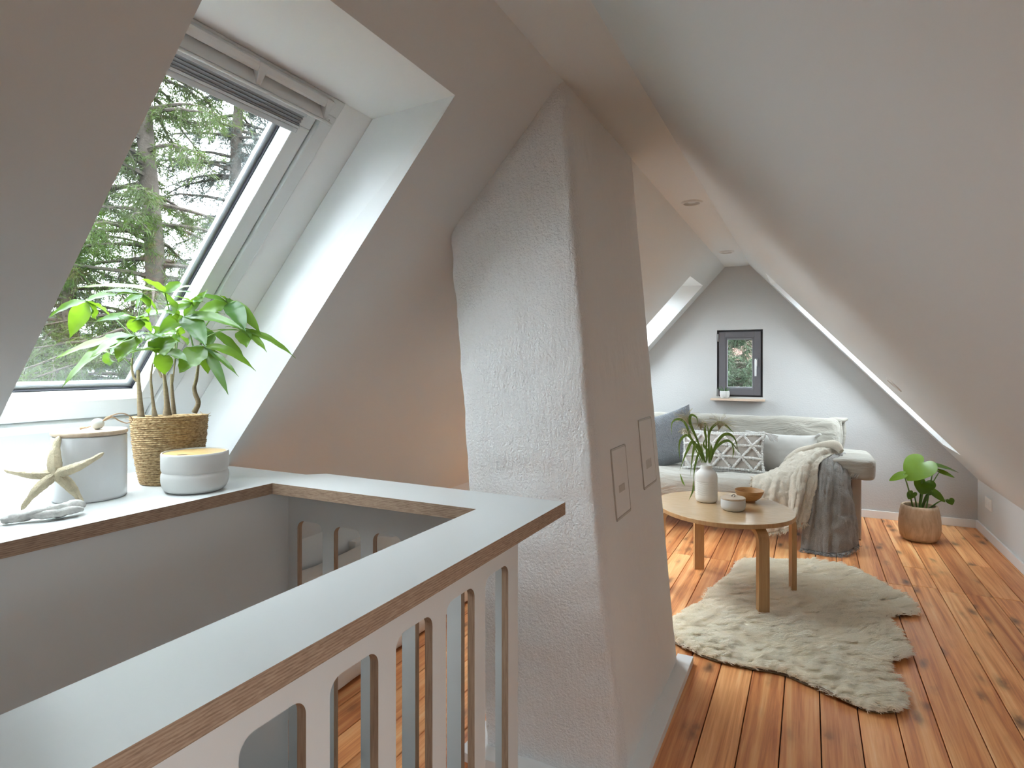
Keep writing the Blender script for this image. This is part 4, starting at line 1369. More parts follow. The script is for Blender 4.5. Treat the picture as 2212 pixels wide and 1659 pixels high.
# ------------------------------------------------------------------ heart-leaf plant in wooden pot
PX_, PY_ = .703, 5.121
pm = tag(empty('potted_monstera', (PX_, PY_, 0)), 'young monstera in a rounded pale wooden pot on the floor', 'potted plant')
pr = [(.0001, 0), (.090, 0), (.106, .008), (.119, .028), (.1265, .06), (.129, .095), (.1275, .14), (.122, .19), (.116, .228), (.112, .243), (.106, .249), (.097, .247), (.094, .238), (.096, .2), (.0001, .19)]
place(lathe('pot', pr, POTW, None, (PX_, PY_, 0), 72, False, True, lambda a, z: .008 * math.sin(2 * a + 1) + .004 * math.sin(5 * a + z * 20)), pm)
place(lathe('soil', [(.0001, .212), (.06, .21), (.097, .206)], SOIL, None, (PX_, PY_, 0), 32, False), pm)
for att, tip, w, foot in MONSTERA:
    A_, T_, F_ = Vector(att), Vector(tip), Vector(foot)
    F_.z = .205
    F_ = Vector((PX_ + (F_.x - PX_) * .8, PY_ + rnd.uniform(-.03, .03), .205))
    place(tube('petiole', [F_, (F_ * .4 + A_ * .6) + Vector((0, 0, .02)), A_], [.0075 if w > .12 else .0055, .0045, .0028], PETI, None, 8, 18), pm)
    dl = (T_ - A_)
    L = dl.length
    x_ = dl.normalized()
    cam_d = (Vector((0, 0, 1.25)) - A_).normalized()
    up = (cam_d * (1.0 if w > .08 else .45) + Vector((0, 0, .6))).normalized()
    sd = x_.cross(up).normalized()
    nn = sd.cross(x_)
    vs, n1, n2 = [], 17, 11
    for i in range(n1):
        t = i / (n1 - 1)
        # heart outline: lobes reach behind the attachment point
        half = (w / 2) * (math.sin(math.pi * (t * .93 + .07) ** .62) ** .72 if t < .999 else 0.0)
        for k in range(n2):
            a = k / (n2 - 1) * 2 - 1
            back = .26 * L * (1 - t) ** 2.2 * (1 - math.exp(-abs(a) * 3.2)) * (1 - .35 * abs(a) ** 3)
            pos = A_ + x_ * (t * L * 1.0 - back) + sd * (a * half) + nn * (.10 * abs(a) * half - .22 * L * t * t * .5 + .02 * half * math.sin(9 * t + 3 * a))
            vs.append(tuple(pos))
    lf = raw('leaf', vs, grid_faces(n2, n1), MLEAF, None, True, fix=False)
    place(lf, pm)

# small succulent on the sill
SX_, SY_, SZ_ = -.683, YG - .035, .948
sc = tag(empty('sill_succulent', (SX_, SY_, SZ_)), 'tiny spiky succulent in a ribbed white pot on the window sill', 'potted plant')
place(lathe('pot', [(.0001, 0), (.026, 0), (.031, .003), (.038, .018), (.041, .034), (.0405, .055), (.038, .067), (.0355, .067), (.036, .05), (.0001, .045)], CERM, None, (SX_, SY_, SZ_), 56, False, True,
            lambda a, z: .035 * math.cos(14 * a)), sc)
for k, (dx, dz, w) in enumerate(((-.055, .060, .010), (-.070, .045, .008), (-.035, .075, .008), (.02, .05, .012), (.055, .05, .010), (.012, .062, .010), (-.02, .04, .012), (.04, .035, .012))):
    b_ = Vector((SX_ + dx * .12, SY_, SZ_ + .05))
    T_ = Vector((SX_ + dx, SY_ - .01 + .02 * (k % 3 - 1), SZ_ + .055 + dz * .8))
    leaf_mesh('leaf', b_, (b_ + T_) / 2 + Vector((0, 0, .012)), T_, w, (.4, -.8, .6), SUCC, sc, n=9)

# ------------------------------------------------------------------ sofa


def superbox(name, c, hd, mat, parent, e=.22, n=(64, 48), rot=None, amp=.006, sc=6, fn=None):
    """soft upholstered block: superellipsoid with wrinkles"""
    nu_, nv_ = n
    vs = []

    def pw(v, p):
        return math.copysign(abs(v) ** p, v)
    for i in range(nv_ + 1):
        ph = -math.pi / 2 + math.pi * i / nv_
        for k in range(nu_):
            th = 2 * math.pi * k / nu_
            p = Vector((hd[0] * pw(math.cos(ph), e) * pw(math.cos(th), e), hd[1] * pw(math.cos(ph), e) * pw(math.sin(th), e), hd[2] * pw(math.sin(ph), e)))
            d = Vector((p.x / hd[0] ** 2, p.y / hd[1] ** 2, p.z / hd[2] ** 2)).normalized()
            if fn:
                p = p + fn(p)
            if rot:
                p = rot @ p
                d = rot @ d
            w = Vector(c) + p
            w += d * (amp * fbm(w, sc, 3))
            vs.append(tuple(w))
    return place(raw(name, vs, grid_faces(nu_, nv_ + 1, True), mat, None, True), parent)


def dense_box(name, lo, hi, r, mat, parent, seg=(90, 24, 12), rot=None, piv=None, disp=None):
    """rounded box skinned by a regular grid on each side, so wrinkles have vertices to live on"""
    bm = bmesh.new()
    c = [(lo[i] + hi[i]) / 2 for i in range(3)]
    h_ = [(hi[i] - lo[i]) / 2 for i in range(3)]
    idx = {}

    def vert(ix, iy, iz):
        key = (ix, iy, iz)
        if key not in idx:
            p = Vector((-1 + 2 * ix / seg[0], -1 + 2 * iy / seg[1], -1 + 2 * iz / seg[2]))
            q = Vector((p.x * h_[0], p.y * h_[1], p.z * h_[2]))
            core = Vector([max(-(h_[i] - r), min(h_[i] - r, q[i])) for i in range(3)])
            d = q - core
            if d.length > 1e-9:
                # spread grid over the rounded border
                q = core + d.normalized() * r
            w = Vector(c) + q
            nrm = (q - core * .0 if d.length < 1e-9 else d).normalized()
            if disp:
                w = w + nrm * disp(w) if d.length > 1e-9 else w
            if rot:
                w = piv + rot @ (w - piv)
            idx[key] = bm.verts.new(w)
        return idx[key]
    nx_, ny_, nz_ = seg
    for ix in range(nx_):
        for iy in range(ny_):
            bm.faces.new([vert(ix, iy, 0), vert(ix, iy + 1, 0), vert(ix + 1, iy + 1, 0), vert(ix + 1, iy, 0)])
            bm.faces.new([vert(ix, iy, nz_), vert(ix + 1, iy, nz_), vert(ix + 1, iy + 1, nz_), vert(ix, iy + 1, nz_)])
        for iz in range(nz_):
            bm.faces.new([vert(ix, 0, iz), vert(ix + 1, 0, iz), vert(ix + 1, 0, iz + 1), vert(ix, 0, iz + 1)])
            bm.faces.new([vert(ix, ny_, iz), vert(ix, ny_, iz + 1), vert(ix + 1, ny_, iz + 1), vert(ix + 1, ny_, iz)])
    for iy in range(ny_):
        for iz in range(nz_):
            bm.faces.new([vert(0, iy, iz), vert(0, iy, iz + 1), vert(0, iy + 1, iz + 1), vert(0, iy + 1, iz)])
            bm.faces.new([vert(nx_, iy, iz), vert(nx_, iy + 1, iz), vert(nx_, iy + 1, iz + 1), vert(nx_, iy, iz + 1)])
    bmesh.ops.recalc_face_normals(bm, faces=bm.faces)
    me = bpy.data.meshes.new(name)
    bm.to_mesh(me)
    bm.free()
    o = link(name, me, mat, None, True)
    return place(o, parent)


sofa = tag(empty('sofa', (-.7, 5.0, 0)), 'greige slipcovered sofa bench with flat padded arm under the window', 'sofa')
wr_s = lambda w: .010 * fbm((w.x * 1.0, w.y * 3.2, w.z * 3.0), 2.2, 3) + .008 * max(0, fbm((w.x * 6, w.y * 1.2, w.z * 1.5), 2.4, 2))
dense_box('seat', (-1.80, 4.55, .215), (.22, 5.25, .425), .085, SOFAM, sofa, (130, 36, 16), disp=wr_s)
rotb = Matrix.Rotation(math.radians(-13), 3, 'X')
wr_b = lambda w: .008 * fbm((w.x * 1.1, w.y, w.z * 2.4), 3.0, 3) + .008 * max(0, fbm((w.x * 2.0 + w.z * 2.6, w.y, w.z * .8), 3.1, 2))
dense_box('backrest', (-1.82, 5.22, .38), (.215, 5.38, .835), .065, SOFAM, sofa, (130, 10, 34), rotb, Vector((0, 5.30, .40)), disp=wr_b)


def armdrop(p):
    t = max(0, min(1, (-p.x - .02) / .17))
    return Vector((0, 0, -.06 * t * t))


superbox('armrest', (.205, 5.0, .533), (.202, .30, .078), SOFAM, sofa, .30, (72, 48), Matrix.Rotation(math.radians(2), 3, 'Y'), .005, 8, armdrop)
# gathered folds where the arm cover is tied below
for k in range(6):
    x0 = .215 + k * .014
    place(tube('cover_fold', [(x0 + .02, 4.702, .505), (x0 + .004, 4.698, .480), (x0 - .006, 4.712, .462)], [.002, .006, .003], SOFAM, None, 8, 10), sofa)
# slipcover corner hanging at the right-hand end of the backrest
place(tube('cover_fold', [(.10, 5.40, .800), (.17, 5.41, .806), (.225, 5.43, .806), (.268, 5.45, .818)], [.010, .026, .024, .011], SOFAM, None, 12, 22), sofa)
place(tube('cover_fold', [(.205, 5.38, .80), (.212, 5.37, .72), (.205, 5.34, .60), (.20, 5.32, .50)], [.020, .022, .020, .012], SOFAM, None, 12, 24), sofa)
place(tube('cover_fold', [(.240, 5.47, .80), (.243, 5.46, .72), (.236, 5.45, .64), (.232, 5.44, .57)], [.012, .020, .018, .008], SOFAM, None, 12, 24), sofa)
for yy in (4.93, 5.26):
    place(box('leg', (.265, yy - .02, .0), (.330, yy + .02, .47), LEGM, bevel=.012, segs=3), sofa)
    place(box('leg_foot', (.268, yy - .018, .0), (.327, yy + .018, .006), BLACK), sofa)
for yy in (4.70, 5.20):
    place(box('leg', (-1.70, yy - .02, .0), (-1.64, yy + .02, .24), LEGM, bevel=.012, segs=3), sofa)
place(box('base_frame', (-1.74, 4.66, .20), (.28, 5.20, .235), LEGM, bevel=.004), sofa)

# ------------------------------------------------------------------ cushions


def cushion_fn(w, h, th, ear=.03):
    def P(u, v, side=1):
        du, dv = 1 - u * u, 1 - v * v
        x = w / 2 * u * (1 - .07 * dv)
        y = h / 2 * v * (1 - .10 * du)
        z = side * th * (max(0, 1 - abs(u) ** 2.6) ** .62) * (max(0, 1 - abs(v) ** 2.6) ** .62)
        return Vector((x, y, z))
    return P


def cushion(name, P, M, mat, parent, n=(60, 44), disp=None):
    nu_, nv_ = n
    vs = []
    for side in (1, -1):
        for i in range(nv_):
            v = math.sin((i / (nv_ - 1) * 2 - 1) * math.pi / 2)
            for k in range(nu_):
                u = math.sin((k / (nu_ - 1) * 2 - 1) * math.pi / 2)
                p = P(u, v, side)
                if disp and side == 1:
                    p.z += disp(u, v, p)
                p.z += .006 * fbm((p.x, p.y, side * 3.0), 7, 3) * max(0, 1 - max(abs(u), abs(v)) ** 4)
                vs.append(tuple(M @ p))
    fs = grid_faces(nu_, nv_)
    m_ = nu_ * nv_
    fs += [tuple(m_ + q for q in f) for f in fs]
    o = raw(name, vs, fs, mat, None, True, fix=False)
    bm = bmesh.new()
    bm.from_mesh(o.data)
    bmesh.ops.remove_doubles(bm, verts=bm.verts, dist=.0004)
    bmesh.ops.recalc_face_normals(bm, faces=bm.faces)
    bm.to_mesh(o.data)
    bm.free()
    return place(o, parent) if parent else o


def frame_from(c, right, up):
    x = Vector(right).normalized()
    y = Vector(up)
    y = (y - x * y.dot(x)).normalized()
    z = x.cross(y)
    m_ = Matrix((x, y, z)).transposed().to_4x4()
    m_.translation = Vector(c)
    return m_


# lattice cushion
cl = tag(empty('lattice_cushion', (-.61, 4.92, .42)), 'oblong taupe cushion with raised white lattice and corner tassels', 'cushion')
W_, H_, T_ = .63, .335, .062
P = cushion_fn(W_, H_, T_)
M = frame_from((-.612, 4.925, .568), (1, .0, .012), (0.03, .30, 1))
cushion('cover', P, M, CUSHL, cl)
lines = []
rows_ = [-.86, -.28, .30, .86]
stp = .50


def node(k, i):
    return ((i + (.5 if k % 2 else 0)) * stp - 1.25, rows_[k])


for k in range(4):
    lines.append([(-.97, rows_[k]), (.97, rows_[k])])
for k in range(3):
    for i in range(-1, 7):
        for di in ((0, 1) if k % 2 else (-1, 0)):
            a, b = node(k, i), node(k + 1, i + di)
            lines.append([a, b])
lines += [[(-.975, -.97), (-.975, .97)], [(.975, -.97), (.975, .97)], [(-.97, -.975), (.97, -.975)], [(-.97, .96), (.97, .96)]]
pts_l = []
for a, b in lines:
    seg = []
    L = math.hypot((b[0] - a[0]) * W_ / 2, (b[1] - a[1]) * H_ / 2)
    nn_ = max(3, int(L / .004))
    for k in range(nn_ + 1):
        t = k / nn_
        u, v = a[0] + (b[0] - a[0]) * t, a[1] + (b[1] - a[1]) * t
        if abs(u) > .985 or abs(v) > .985:
            continue
        seg.append((u, v))
    if len(seg) < 3:
        continue
    pp = []
    for (u, v) in seg:
        p = P(u, v, 1)
        p += Vector((rnd.uniform(-.0012, .0012), rnd.uniform(-.0012, .0012), .004))
        pp.append(M @ p)
    rad = [.0092 + rnd.uniform(-.0022, .0026) for _ in pp]
    pts_l.append(tube_data(pp, rad, 8))
v_, f_ = merge(pts_l)
place(tag(raw('tufted_lattice', v_, f_, TUFT, None, True), kind='stuff'), cl)
fz = []
for vv_ in v_[::2]:
    b_ = np.array(vv_)
    d_ = rng.normal(size=3) * .0042
    fz.append([b_, b_ + d_ * .6 + [0, -.001, 0], b_ + d_ + [0, -.002, -.001]])
place(tag(hair('tuft_fuzz', np.array(fz), np.array([.0009, .0008, .0004]), TUFT), kind='stuff'), cl)


def tassel(c, direction, parent, mat):
    c = np.array(c)
    d = np.array(direction, float)
    d /= np.linalg.norm(d)
    S = []
    for k in range(130):
        sp_ = rng.normal(size=3) * .010
        S.append([c, c + d * .022 + sp_ * .28, c + d * .040 + sp_ * .5 + [0, 0, -.004], c + d * .075 + sp_ * 1.3 + [0, 0, -.020]])
    place(tag(hair('tassel', np.array(S), np.array([.0016, .0016, .0014, .0012]), mat), kind='stuff'), parent)
    place(tube('tassel_knot', [c - d * .006, c + d * .016, c + d * .026], [.007, .0085, .006], mat, None, 10, 8), parent)


tassel(M @ P(.97, .95, 1), (.9, -.2, -.22), cl, TUFT)
tassel(M @ P(-.97, -.95, 1), (-.9, -.3, -.1), cl, TUFT)
tassel(M @ P(.97, -.95, 1), (.5, -.5, -.2), cl, TUFT)

# knitted blue-grey cushion
P2 = cushion_fn(.50, .47, .085)


def scales(u, v, p):
    px, py = .0165, .0125
    r_ = math.floor(p.y / py)
    fx_ = (p.x / px + (.5 if r_ % 2 else 0)) % 1.0
    fy_ = (p.y / py) % 1.0
    return .0085 * max(0, 1 - ((fx_ - .5) ** 2 * 4)) * fy_ ** .8


M2 = frame_from((-1.065, 5.045, .628), (1, .02, .33), (-.26, .30, 1))
kc = cushion('knitted_cushion', P2, M2, CUSHB, None, (190, 200), scales)
tag(kc, 'slate blue chunky-knit square cushion next to the chimney', 'cushion')
# plain grey cushion
P3 = cushion_fn(.52, .34, .065)
M3 = frame_from((-.205, 5.055, .560), (1, .02, -.03), (0.02, .34, 1))
gc = tag(empty('grey_cushion', (-.2, 5.05, .42)), 'plain pale grey oblong cushion between lattice cushion and throw', 'cushion')
cushion('cover', P3, M3, CUSHG, gc)
place(tube('corner_fold', [M3 @ P3(.93, .90, 1), M3 @ P3(.985, .96, 1) + Vector((.012, -.02, .012)), M3 @ Vector((.272, .178, -.005))], [.006, .012, .008], CUSHG, None, 10, 10), gc)

# ------------------------------------------------------------------ throws


def drape(name, rows, mat, parent, nu_=110, nv_=130, amp=.010, sc=9, fine=.0022, thick=.006):
    R = np.array([catmull(r, nu_) for r in rows])
    G = np.array([catmull(R[:, k, :], nv_) for k in range(nu_)]).transpose(1, 0, 2)
    vs = []
    for i in range(nv_):
        for k in range(nu_):
            p = Vector(G[i, k])
            du = Vector(G[i, min(k + 1, nu_ - 1)] - G[i, max(k - 1, 0)])
            dv = Vector(G[min(i + 1, nv_ - 1), k] - G[max(i - 1, 0), k])
            nn = du.cross(dv)
            nn = nn.normalized() if nn.length > 1e-9 else Vector((0, -1, 0))
            if nn.dot(Vector((0, -1, .6))) < 0:
                nn = -nn
            w = amp * fbm((k / nu_ * 5.0 + i / nv_ * .9, i / nv_ * 1.3, 3.3), 1.1 * sc / 9, 3) + amp * .35 * fbm(p, sc * 2.2, 2)
            q = p + nn * (w + fine * fbm(p, 110, 2))
            q.z = max(q.z, .004)
            vs.append(tuple(q))
    o = raw(name, vs, grid_faces(nu_, nv_), mat, None, True, fix=False)
    o.data.polygons.foreach_set('use_smooth', [True] * len(o.data.polygons))
    md = o.modifiers.new('thickness', 'SOLIDIFY')
    md.thickness = thick
    md.offset = -1
    if parent:
        place(o, parent)
    return o, np.array(vs).reshape(nv_, nu_, 3)


def fringe(name, edge, mat, parent, n=260, L=.03, dirv=(0, -.25, -1), zmin=.003):
    S = []
    for k in range(n):
        t = rng.uniform(0, len(edge) - 1.001)
        a = int(t)
        p = edge[a] * (1 - (t - a)) + edge[a + 1] * (t - a)
        d = np.array(dirv, float) + rng.normal(size=3) * .28
        d /= np.linalg.norm(d)
        l_ = L * rng.uniform(.5, 1.15)
        st_ = [p, p + d * l_ * .35, p + d * l_ * .7 + rng.normal(size=3) * .003, p + d * l_ + rng.normal(size=3) * .006]
        st_ = [np.array([q[0], q[1] - max(0, zmin - q[2]) * .6, max(q[2], zmin)]) for q in st_]
        S.append(st_)
    place(tag(hair(name, np.array(S), np.array([.0021, .0020, .0016, .0009]), mat), kind='stuff'), parent)


tg_ = tag(empty('grey_throw', (.12, 4.5, 0)), 'dark grey fringed throw hanging from the sofa to the floor', 'throw blanket')
rowsG = [[(.00, 4.97, .57), (.06, 4.97, .605), (.12, 4.95, .622), (.18, 4.93, .622), (.235, 4.95, .612)],
         [(-.01, 4.80, .52), (.06, 4.80, .585), (.12, 4.78, .612), (.185, 4.77, .602), (.235, 4.80, .575)],
         [(-.02, 4.63, .47), (.05, 4.64, .545), (.12, 4.655, .565), (.185, 4.665, .535), (.245, 4.69, .490)],
         [(-.03, 4.52, .40), (.05, 4.545, .43), (.12, 4.545, .44), (.19, 4.575, .41), (.258, 4.64, .375)],
         [(-.04, 4.47, .24), (.045, 4.495, .25), (.12, 4.475, .25), (.20, 4.52, .24), (.272, 4.62, .23)],
         [(-.055, 4.44, .022), (.04, 4.435, .016), (.12, 4.415, .018), (.21, 4.47, .03), (.285, 4.62, .055)]]
o, G = drape('cloth', rowsG, THRG, tg_, amp=.024, sc=8)
fringe('fringe', G[-1], FRG, tg_, 420, .035, (0, -.8, -.5))

tb_ = tag(empty('beige_throw', (-.1, 4.6, .2)), 'cream boucle throw bunched over the sofa seat and arm', 'throw blanket')
rowsB = [[(-.17, 5.00, .475), (-.10, 5.02, .575), (-.02, 5.01, .615), (.06, 4.99, .600), (.14, 4.96, .655), (.205, 4.92, .655)],
         [(-.22, 4.90, .455), (-.13, 4.90, .560), (-.04, 4.89, .610), (.04, 4.87, .640), (.12, 4.84, .650), (.20, 4.83, .625)],
         [(-.30, 4.76, .445), (-.20, 4.75, .480), (-.11, 4.74, .545), (-.03, 4.73, .590), (.05, 4.73, .620), (.125, 4.75, .610)],
         [(-.355, 4.60, .435), (-.25, 4.58, .450), (-.16, 4.57, .480), (-.08, 4.57, .520), (-.005, 4.59, .560), (.06, 4.61, .570)],
         [(-.350, 4.50, .350), (-.25, 4.485, .360), (-.16, 4.475, .375), (-.09, 4.47, .400), (-.02, 4.50, .430), (.04, 4.55, .450)],
         [(-.335, 4.48, .220), (-.25, 4.465, .225), (-.16, 4.455, .240), (-.10, 4.43, .260), (-.045, 4.45, .290), (.012, 4.51, .310)],
         [(-.325, 4.475, .085), (-.25, 4.46, .100), (-.17, 4.445, .130), (-.11, 4.42, .165), (-.060, 4.43, .190), (-.010, 4.49, .205)]]
o, G = drape('cloth', rowsB, THRB, tb_, amp=.026, sc=9, fine=.0035)
fringe('fringe', G[-1], FRB, tb_, 300, .030, (0, -.15, -1))
fringe('side_fringe', G[40:100, 0], FRB, tb_, 150, .018, (-1, -.3, -.3))
# rolled-up top corner of the throw
place(tube('rolled_corner', [(-.16, 4.93, .47), (-.14, 4.90, .53), (-.07, 4.93, .60), (.02, 4.95, .635), (.10, 4.90, .665), (.165, 4.84, .675), (.20, 4.80, .640)],
           [.020, .034, .030, .024, .030, .034, .018], THRB, None, 16, 50), tb_)

# ------------------------------------------------------------------ sheepskin rug
outline = [(-.43, 3.71), (-.40, 3.97), (-.27, 4.09), (-.13, 4.14), (.02, 4.19), (.16, 4.19), (.27, 4.07), (.35, 3.92), (.42, 3.76), (.47, 3.62), (.45, 3.53), (.38, 3.49), (.335, 3.40), (.35, 3.24),
           (.37, 3.08), (.345, 2.97), (.285, 2.92), (.275, 2.82), (.305, 2.71), (.305, 2.60), (.265, 2.52), (.18, 2.49), (.08, 2.53), (0, 2.58), (-.10, 2.63), (-.22, 2.62), (-.33, 2.62), (-.44, 2.65),
           (-.53, 2.70), (-.60, 2.82), (-.60, 2.98), (-.55, 3.12), (-.51, 3.24), (-.50, 3.39), (-.47, 3.55)]
OL = catmull([p + (0,) for p in outline] + [outline[0] + (0,)], 181)[:-1, :2]
rug = tag(empty('sheepskin_rug', (0, 3.3, 0)), 'cream long-haired sheepskin rug on the floorboards under the table', 'rug')
n = len(OL)
cen = np.array([-.02, 3.3])
vs, rings = [], [1.0, .985, .9, .75, .6, .4, .2]
for s_ in rings:
    for p in OL:
        q = cen + (p - cen) * s_
        curl = .016 * max(0, fbm((p[0] * 3, p[1] * 3, 0), 1.6, 2)) * (1 if s_ > .95 else 0)
        if p[0] > .30 and s_ > .95:
            curl += .012
        vs.append((q[0], q[1], .004 + curl + (.004 if s_ < .99 else 0)))
fs = []
for k in range(len(rings) - 1):
    for i_ in range(n):
        jn = (i_ + 1) % n
        fs.append((k * n + i_, k * n + jn, (k + 1) * n + jn, (k + 1) * n + i_))
vs.append((cen[0], cen[1], .009))
for i_ in range(n):
    fs.append(((len(rings) - 1) * n + i_, (len(rings) - 1) * n + (i_ + 1) % n, len(vs) - 1))
place(raw('hide', vs, fs, HIDE, None, True), rug)
# dense underfur: a soft mound that fades out towards the rim
pr_ = [.992, .975, .95, .92] + [.88 - .04 * k for k in range(22)]
vs, fs = [], []
for s_ in pr_:
    for p in OL:
        q = cen + (p - cen) * s_
        e_ = 1 - math.exp(-(1 - s_) * 16)
        zz = .010 + e_ * (.017 + .006 * fbm((q[0] * 3, q[1] * 8, 0), 2.0, 2))
        vs.append((q[0], q[1], zz))
for k in range(len(pr_) - 1):
    for i_ in range(n):
        jn = (i_ + 1) % n
        fs.append((k * n + i_, k * n + jn, (k + 1) * n + jn, (k + 1) * n + i_))
fs.append(tuple((len(pr_) - 1) * n + i_ for i_ in range(n)))
place(raw('underfur', vs, fs, PILE, None, True), rug)
# fur roots sampled inside the outline
xs = rng.uniform(OL[:, 0].min(), OL[:, 0].max(), 190000)
ys = rng.uniform(OL[:, 1].min(), OL[:, 1].max(), 190000)
inside = np.zeros(len(xs), bool)
for i_ in range(n):
    x1, y1 = OL[i_]
    x2, y2 = OL[(i_ + 1) % n]
    cond = ((y1 > ys) != (y2 > ys))
    with np.errstate(divide='ignore', invalid='ignore'):
        xin = (x2 - x1) * (ys - y1) / (y2 - y1) + x1
    inside ^= cond & (xs < xin)
xs, ys = xs[inside][:80000], ys[inside][:80000]
N = len(xs)


def field(x, y, f, ph):
    return np.sin(x * f + ph) * np.cos(y * f * .8 + ph * 1.7) + .6 * np.sin(x * f * 2.1 + y * f * 1.7 + ph)


# locks: every hair leans to the tip of the lock it grows in
nl = 2600
li = rng.integers(0, N, nl)
lx, ly = xs[li], ys[li]
owner = np.zeros(N, int)
for a in range(0, N, 4000):
    dd = (xs[a:a + 4000, None] - lx[None]) ** 2 + (ys[a:a + 4000, None] - ly[None]) ** 2
    owner[a:a + 4000] = dd.argmin(1)
lang = .25 + .55 * field(lx, ly, 6, .4) + .35 * field(lx, ly, 15, 2.0) + rng.normal(size=nl) * .25
llen = .050 + .006 * field(lx, ly, 11, 1.0) + rng.normal(size=nl) * .006
llift = np.clip(.26 + .07 * field(lx, ly, 13, 3.1) + rng.normal(size=nl) * .12, .10, .9)
dmin = np.min([np.hypot(xs - p[0], ys - p[1]) for p in OL[::2]], axis=0)
ang = .15 + .50 * field(xs, ys, 4.5, .4) + .22 * field(xs, ys, 12, 2.0) + .5 * (lang[owner] - .25) * .35 + rng.normal(size=N) * .20
ln = llen[owner] * rng.uniform(.75, 1.1, N) * np.clip(.8 + dmin / .10, .8, 1.0)
lift = llift[owner] * rng.uniform(.8, 1.2, N)
cx_o, cy_o = lx[owner] - xs, ly[owner] - ys
dx, dy = np.cos(ang), np.sin(ang)
near = np.argmin([np.hypot(xs - p[0], ys - p[1]) for p in OL[::2]], axis=0)
ox, oy = OL[::2][near, 0] - xs, OL[::2][near, 1] - ys
on = np.hypot(ox, oy) + 1e-6
wb = np.exp(-dmin / .03) * .8
dx, dy = dx * (1 - wb) + ox / on * wb, dy * (1 - wb) + oy / on * wb
S = np.zeros((N, 5, 3), np.float32)
z0 = .008 + .016 * (1 - np.exp(-dmin / .035))
S[:, 0] = np.stack([xs, ys, z0], 1)
for k, (f1, f2, g) in enumerate(((.16, .42, .02), (.46, .78, .08), (.78, .94, .15), (1.0, .88, .20))):
    wob = .0016 * np.sin(ys * 160 + k * 2 + xs * 90)
    S[:, k + 1] = np.stack([xs + dx * ln * f1 + wob + cx_o * g, ys + dy * ln * f1 + wob + cy_o * g, z0 + ln * lift * f2], 1)
place(tag(hair('fur', S, np.array([.0010, .0010, .0009, .0007, .0003]), FUR), kind='stuff'), rug)

# ------------------------------------------------------------------ low bed behind the railing
bd = tag(empty('floor_mattress', (-1.93, 2.6, 0)), 'low white mattress with bedding along the left knee wall', 'mattress')
dense_box('mattress', (-2.24, 1.50, .0), (-1.60, 3.30, .17), .04, DUVET, bd, (20, 60, 6), disp=lambda w: .006 * fbm(w, 4, 3))
superbox('duvet', (-1.97, 2.25, .20), (.28, .62, .055), DUVET, bd, .35, (64, 32), None, .030, 5)

# ------------------------------------------------------------------ outdoors
tag(raw('ground', [(-60, -40, -4.6), (60, -40, -4.6), (60, 80, -4.6), (-60, 80, -4.6)], [(0, 1, 2, 3)], GROUND), 'grassy garden ground far below the windows', 'ground')


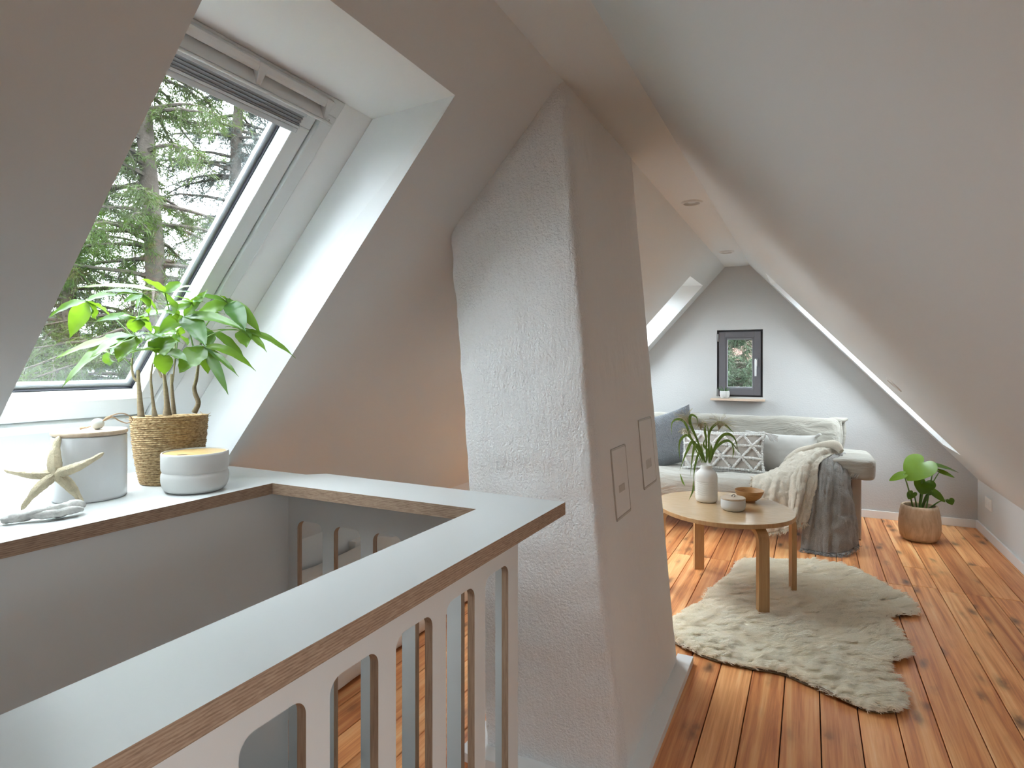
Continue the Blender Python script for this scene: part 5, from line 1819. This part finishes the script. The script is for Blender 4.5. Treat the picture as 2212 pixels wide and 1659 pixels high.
def conifer(name, base, height, trunk_r, z_lo, z_hi, nbr, blen, droop, ntuft, mat, label, seed, needle=(.10, .016), density=1.0, bare=0.0, group='trees beyond the skylight', bend=0):
    rr = random.Random(seed)
    ng = np.random.default_rng(seed)
    t = tag(empty(name, base), label, 'tree', group)
    bx, by, bz = base
    tp = [(bx + bend * (k / 8) ** 2 + .10 * math.sin(k * 1.3 + seed), by + .08 * math.cos(k * 1.1 + seed), bz + height * k / 8) for k in range(9)]
    place(tube('trunk', tp, [trunk_r * (1.25 - .95 * k / 8) for k in range(9)], BARK, None, 12, 40), t)
    C = catmull(tp, 200)
    parts, tri_v = [], []
    for k in range(nbr):
        z = z_lo + (z_hi - z_lo) * (k + rr.random()) / nbr
        f = (z - bz) / height
        c = C[max(0, min(199, int(f * 199)))]
        a = rr.uniform(0, 2 * math.pi)
        L = blen * (1.15 - .75 * f) * rr.uniform(.65, 1.15)
        d = np.array([math.cos(a), math.sin(a), 0])
        up0 = rr.uniform(-.05, .25)
        m_ = 7
        bp = []
        for i in range(m_):
            u = i / (m_ - 1)
            bp.append(np.array([c[0], c[1], z]) + d * L * u + np.array([0, 0, L * (up0 * u - droop * u * u)]) + ng.normal(size=3) * .02 * u)
        parts.append(tube_data(bp, [.028 * (1 - .85 * i / (m_ - 1)) * trunk_r / .12 for i in range(m_)], 5))
        nt = int(ntuft * density)
        for q in range(nt):
            u = bare + (1 - bare) * rr.random() ** .8
            i = min(int(u * (m_ - 1)), m_ - 2)
            p = bp[i] * (1 - (u * (m_ - 1) - i)) + bp[i + 1] * (u * (m_ - 1) - i)
            sd = np.array([-d[1], d[0], 0]) * rr.choice((-1, 1))
            tw = d * rr.uniform(.1, .7) + sd * rr.uniform(.2, 1.0) + np.array([0, 0, -rr.uniform(.1, 1.3)])
            tw /= np.linalg.norm(tw)
            TL = rr.uniform(.18, .50) * L / 1.6
            e = p + tw * TL
            parts.append(tube_data([p, (p + e) / 2 + [0, 0, .02], e], [.006, .004, .002], 3))
            nn = int(16 * density + 6)
            us = ng.random(nn)[:, None]
            pos = p + (e - p) * us + ng.normal(size=(nn, 3)) * .025
            dirs = tw + ng.normal(size=(nn, 3)) * .75
            dirs /= np.linalg.norm(dirs, axis=1)[:, None]
            w = np.cross(dirs, ng.normal(size=(nn, 3)))
            w /= np.linalg.norm(w, axis=1)[:, None] + 1e-9
            ln_ = needle[0] * ng.uniform(.5, 1.3, (nn, 1))
            tri_v.append(np.stack([pos - w * needle[1] / 2, pos + w * needle[1] / 2, pos + dirs * ln_], 1))
    v_, f_ = merge(parts)
    place(tag(raw('branches', v_, f_, BARK, None, True, fix=False), kind='stuff'), t)
    V = np.concatenate(tri_v).reshape(-1, 3)
    me = bpy.data.meshes.new('needles')
    me.vertices.add(len(V))
    me.vertices.foreach_set('co', V.astype(np.float32).reshape(-1))
    nt_ = len(V) // 3
    me.loops.add(nt_ * 3)
    me.loops.foreach_set('vertex_index', np.arange(nt_ * 3, dtype=np.int32))
    me.polygons.add(nt_)
    me.polygons.foreach_set('loop_start', np.arange(0, nt_ * 3, 3, dtype=np.int32))
    me.update()
    me.validate()
    place(tag(link('needles', me, mat), kind='stuff'), t)


conifer('spruce_tree', (-8.9, 5.6, -4.6), 15, .17, -1.5, 8.5, 150, 2.6, .24, 26, CONIF, 'tall spruce with straight brown trunk and bright drooping green twigs', 3)
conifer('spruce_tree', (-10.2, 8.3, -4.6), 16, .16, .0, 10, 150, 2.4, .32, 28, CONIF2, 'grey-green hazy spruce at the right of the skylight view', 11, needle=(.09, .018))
conifer('spruce_tree', (-10.8, 5.6, -4.6), 12, .15, -2.0, 6, 110, 2.4, .30, 28, CONIF, 'leafy yellow-green spruce at the left of the skylight view', 23)
far = [(-28.4, 12.6), (-20.1, 10.1), (-26.4, 15.9), (-18.6, 12.9), (-24.0, 18.6)]
order = ['first', 'second', 'third', 'fourth', 'fifth']
for k, (x, y) in enumerate(far):
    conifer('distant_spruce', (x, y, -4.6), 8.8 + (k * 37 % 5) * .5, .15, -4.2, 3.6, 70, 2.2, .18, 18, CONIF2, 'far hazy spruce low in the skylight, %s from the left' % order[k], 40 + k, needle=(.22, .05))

# pine and roof behind the gable window
conifer('pine_tree', (-1.15, 9.4, -4.6), 7.4, .10, -.6, 2.4, 110, 1.5, -.25, 26, PINEF, 'bushy pine with pale green tips outside the gable window', 77, needle=(.075, .011), group='trees beyond the gable window')
nb = tag(empty('neighbour_house', (-1, 14, -4.6)), 'neighbouring house with red clay roof tiles behind the pine', 'house')
place(box('wall', (-4.0, 13.2, -4.6), (3.0, 17.0, 1.4), simple('house_render', (.10, .09, .08), .9)), nb)
tl = None
for r in range(9):
    for c in range(26):
        x0 = -4.2 + c * .28
        y0 = 12.9 + r * .30
        z0 = 1.3 + r * .30
        if tl is None:
            vs, fs = [], []
            for i in range(7):
                a = math.pi * i / 6
                for yy, zz in ((0, 0), (.36, .36)):
                    vs.append((.14 - .14 * math.cos(a), yy, zz + .055 * math.sin(a)))
            for i in range(6):
                fs.append((2 * i, 2 * i + 2, 2 * i + 3, 2 * i + 1))
            tl = raw('roof_tile', vs, fs, TILE, None, False)
            tl.location = (x0, y0, z0)
            place(tl, nb)
        else:
            o = tl.copy()
            COL.objects.link(o)
            o.location = (x0, y0, z0)
            place(o, nb)
place(hexa('roof_deck', [(-4.2, 12.9, 1.28), (3.2, 12.9, 1.28), (3.2, 15.6, 3.98), (-4.2, 15.6, 3.98), (-4.2, 13.0, 1.18), (3.2, 13.0, 1.18), (3.2, 15.7, 3.88), (-4.2, 15.7, 3.88)], BARK), nb)
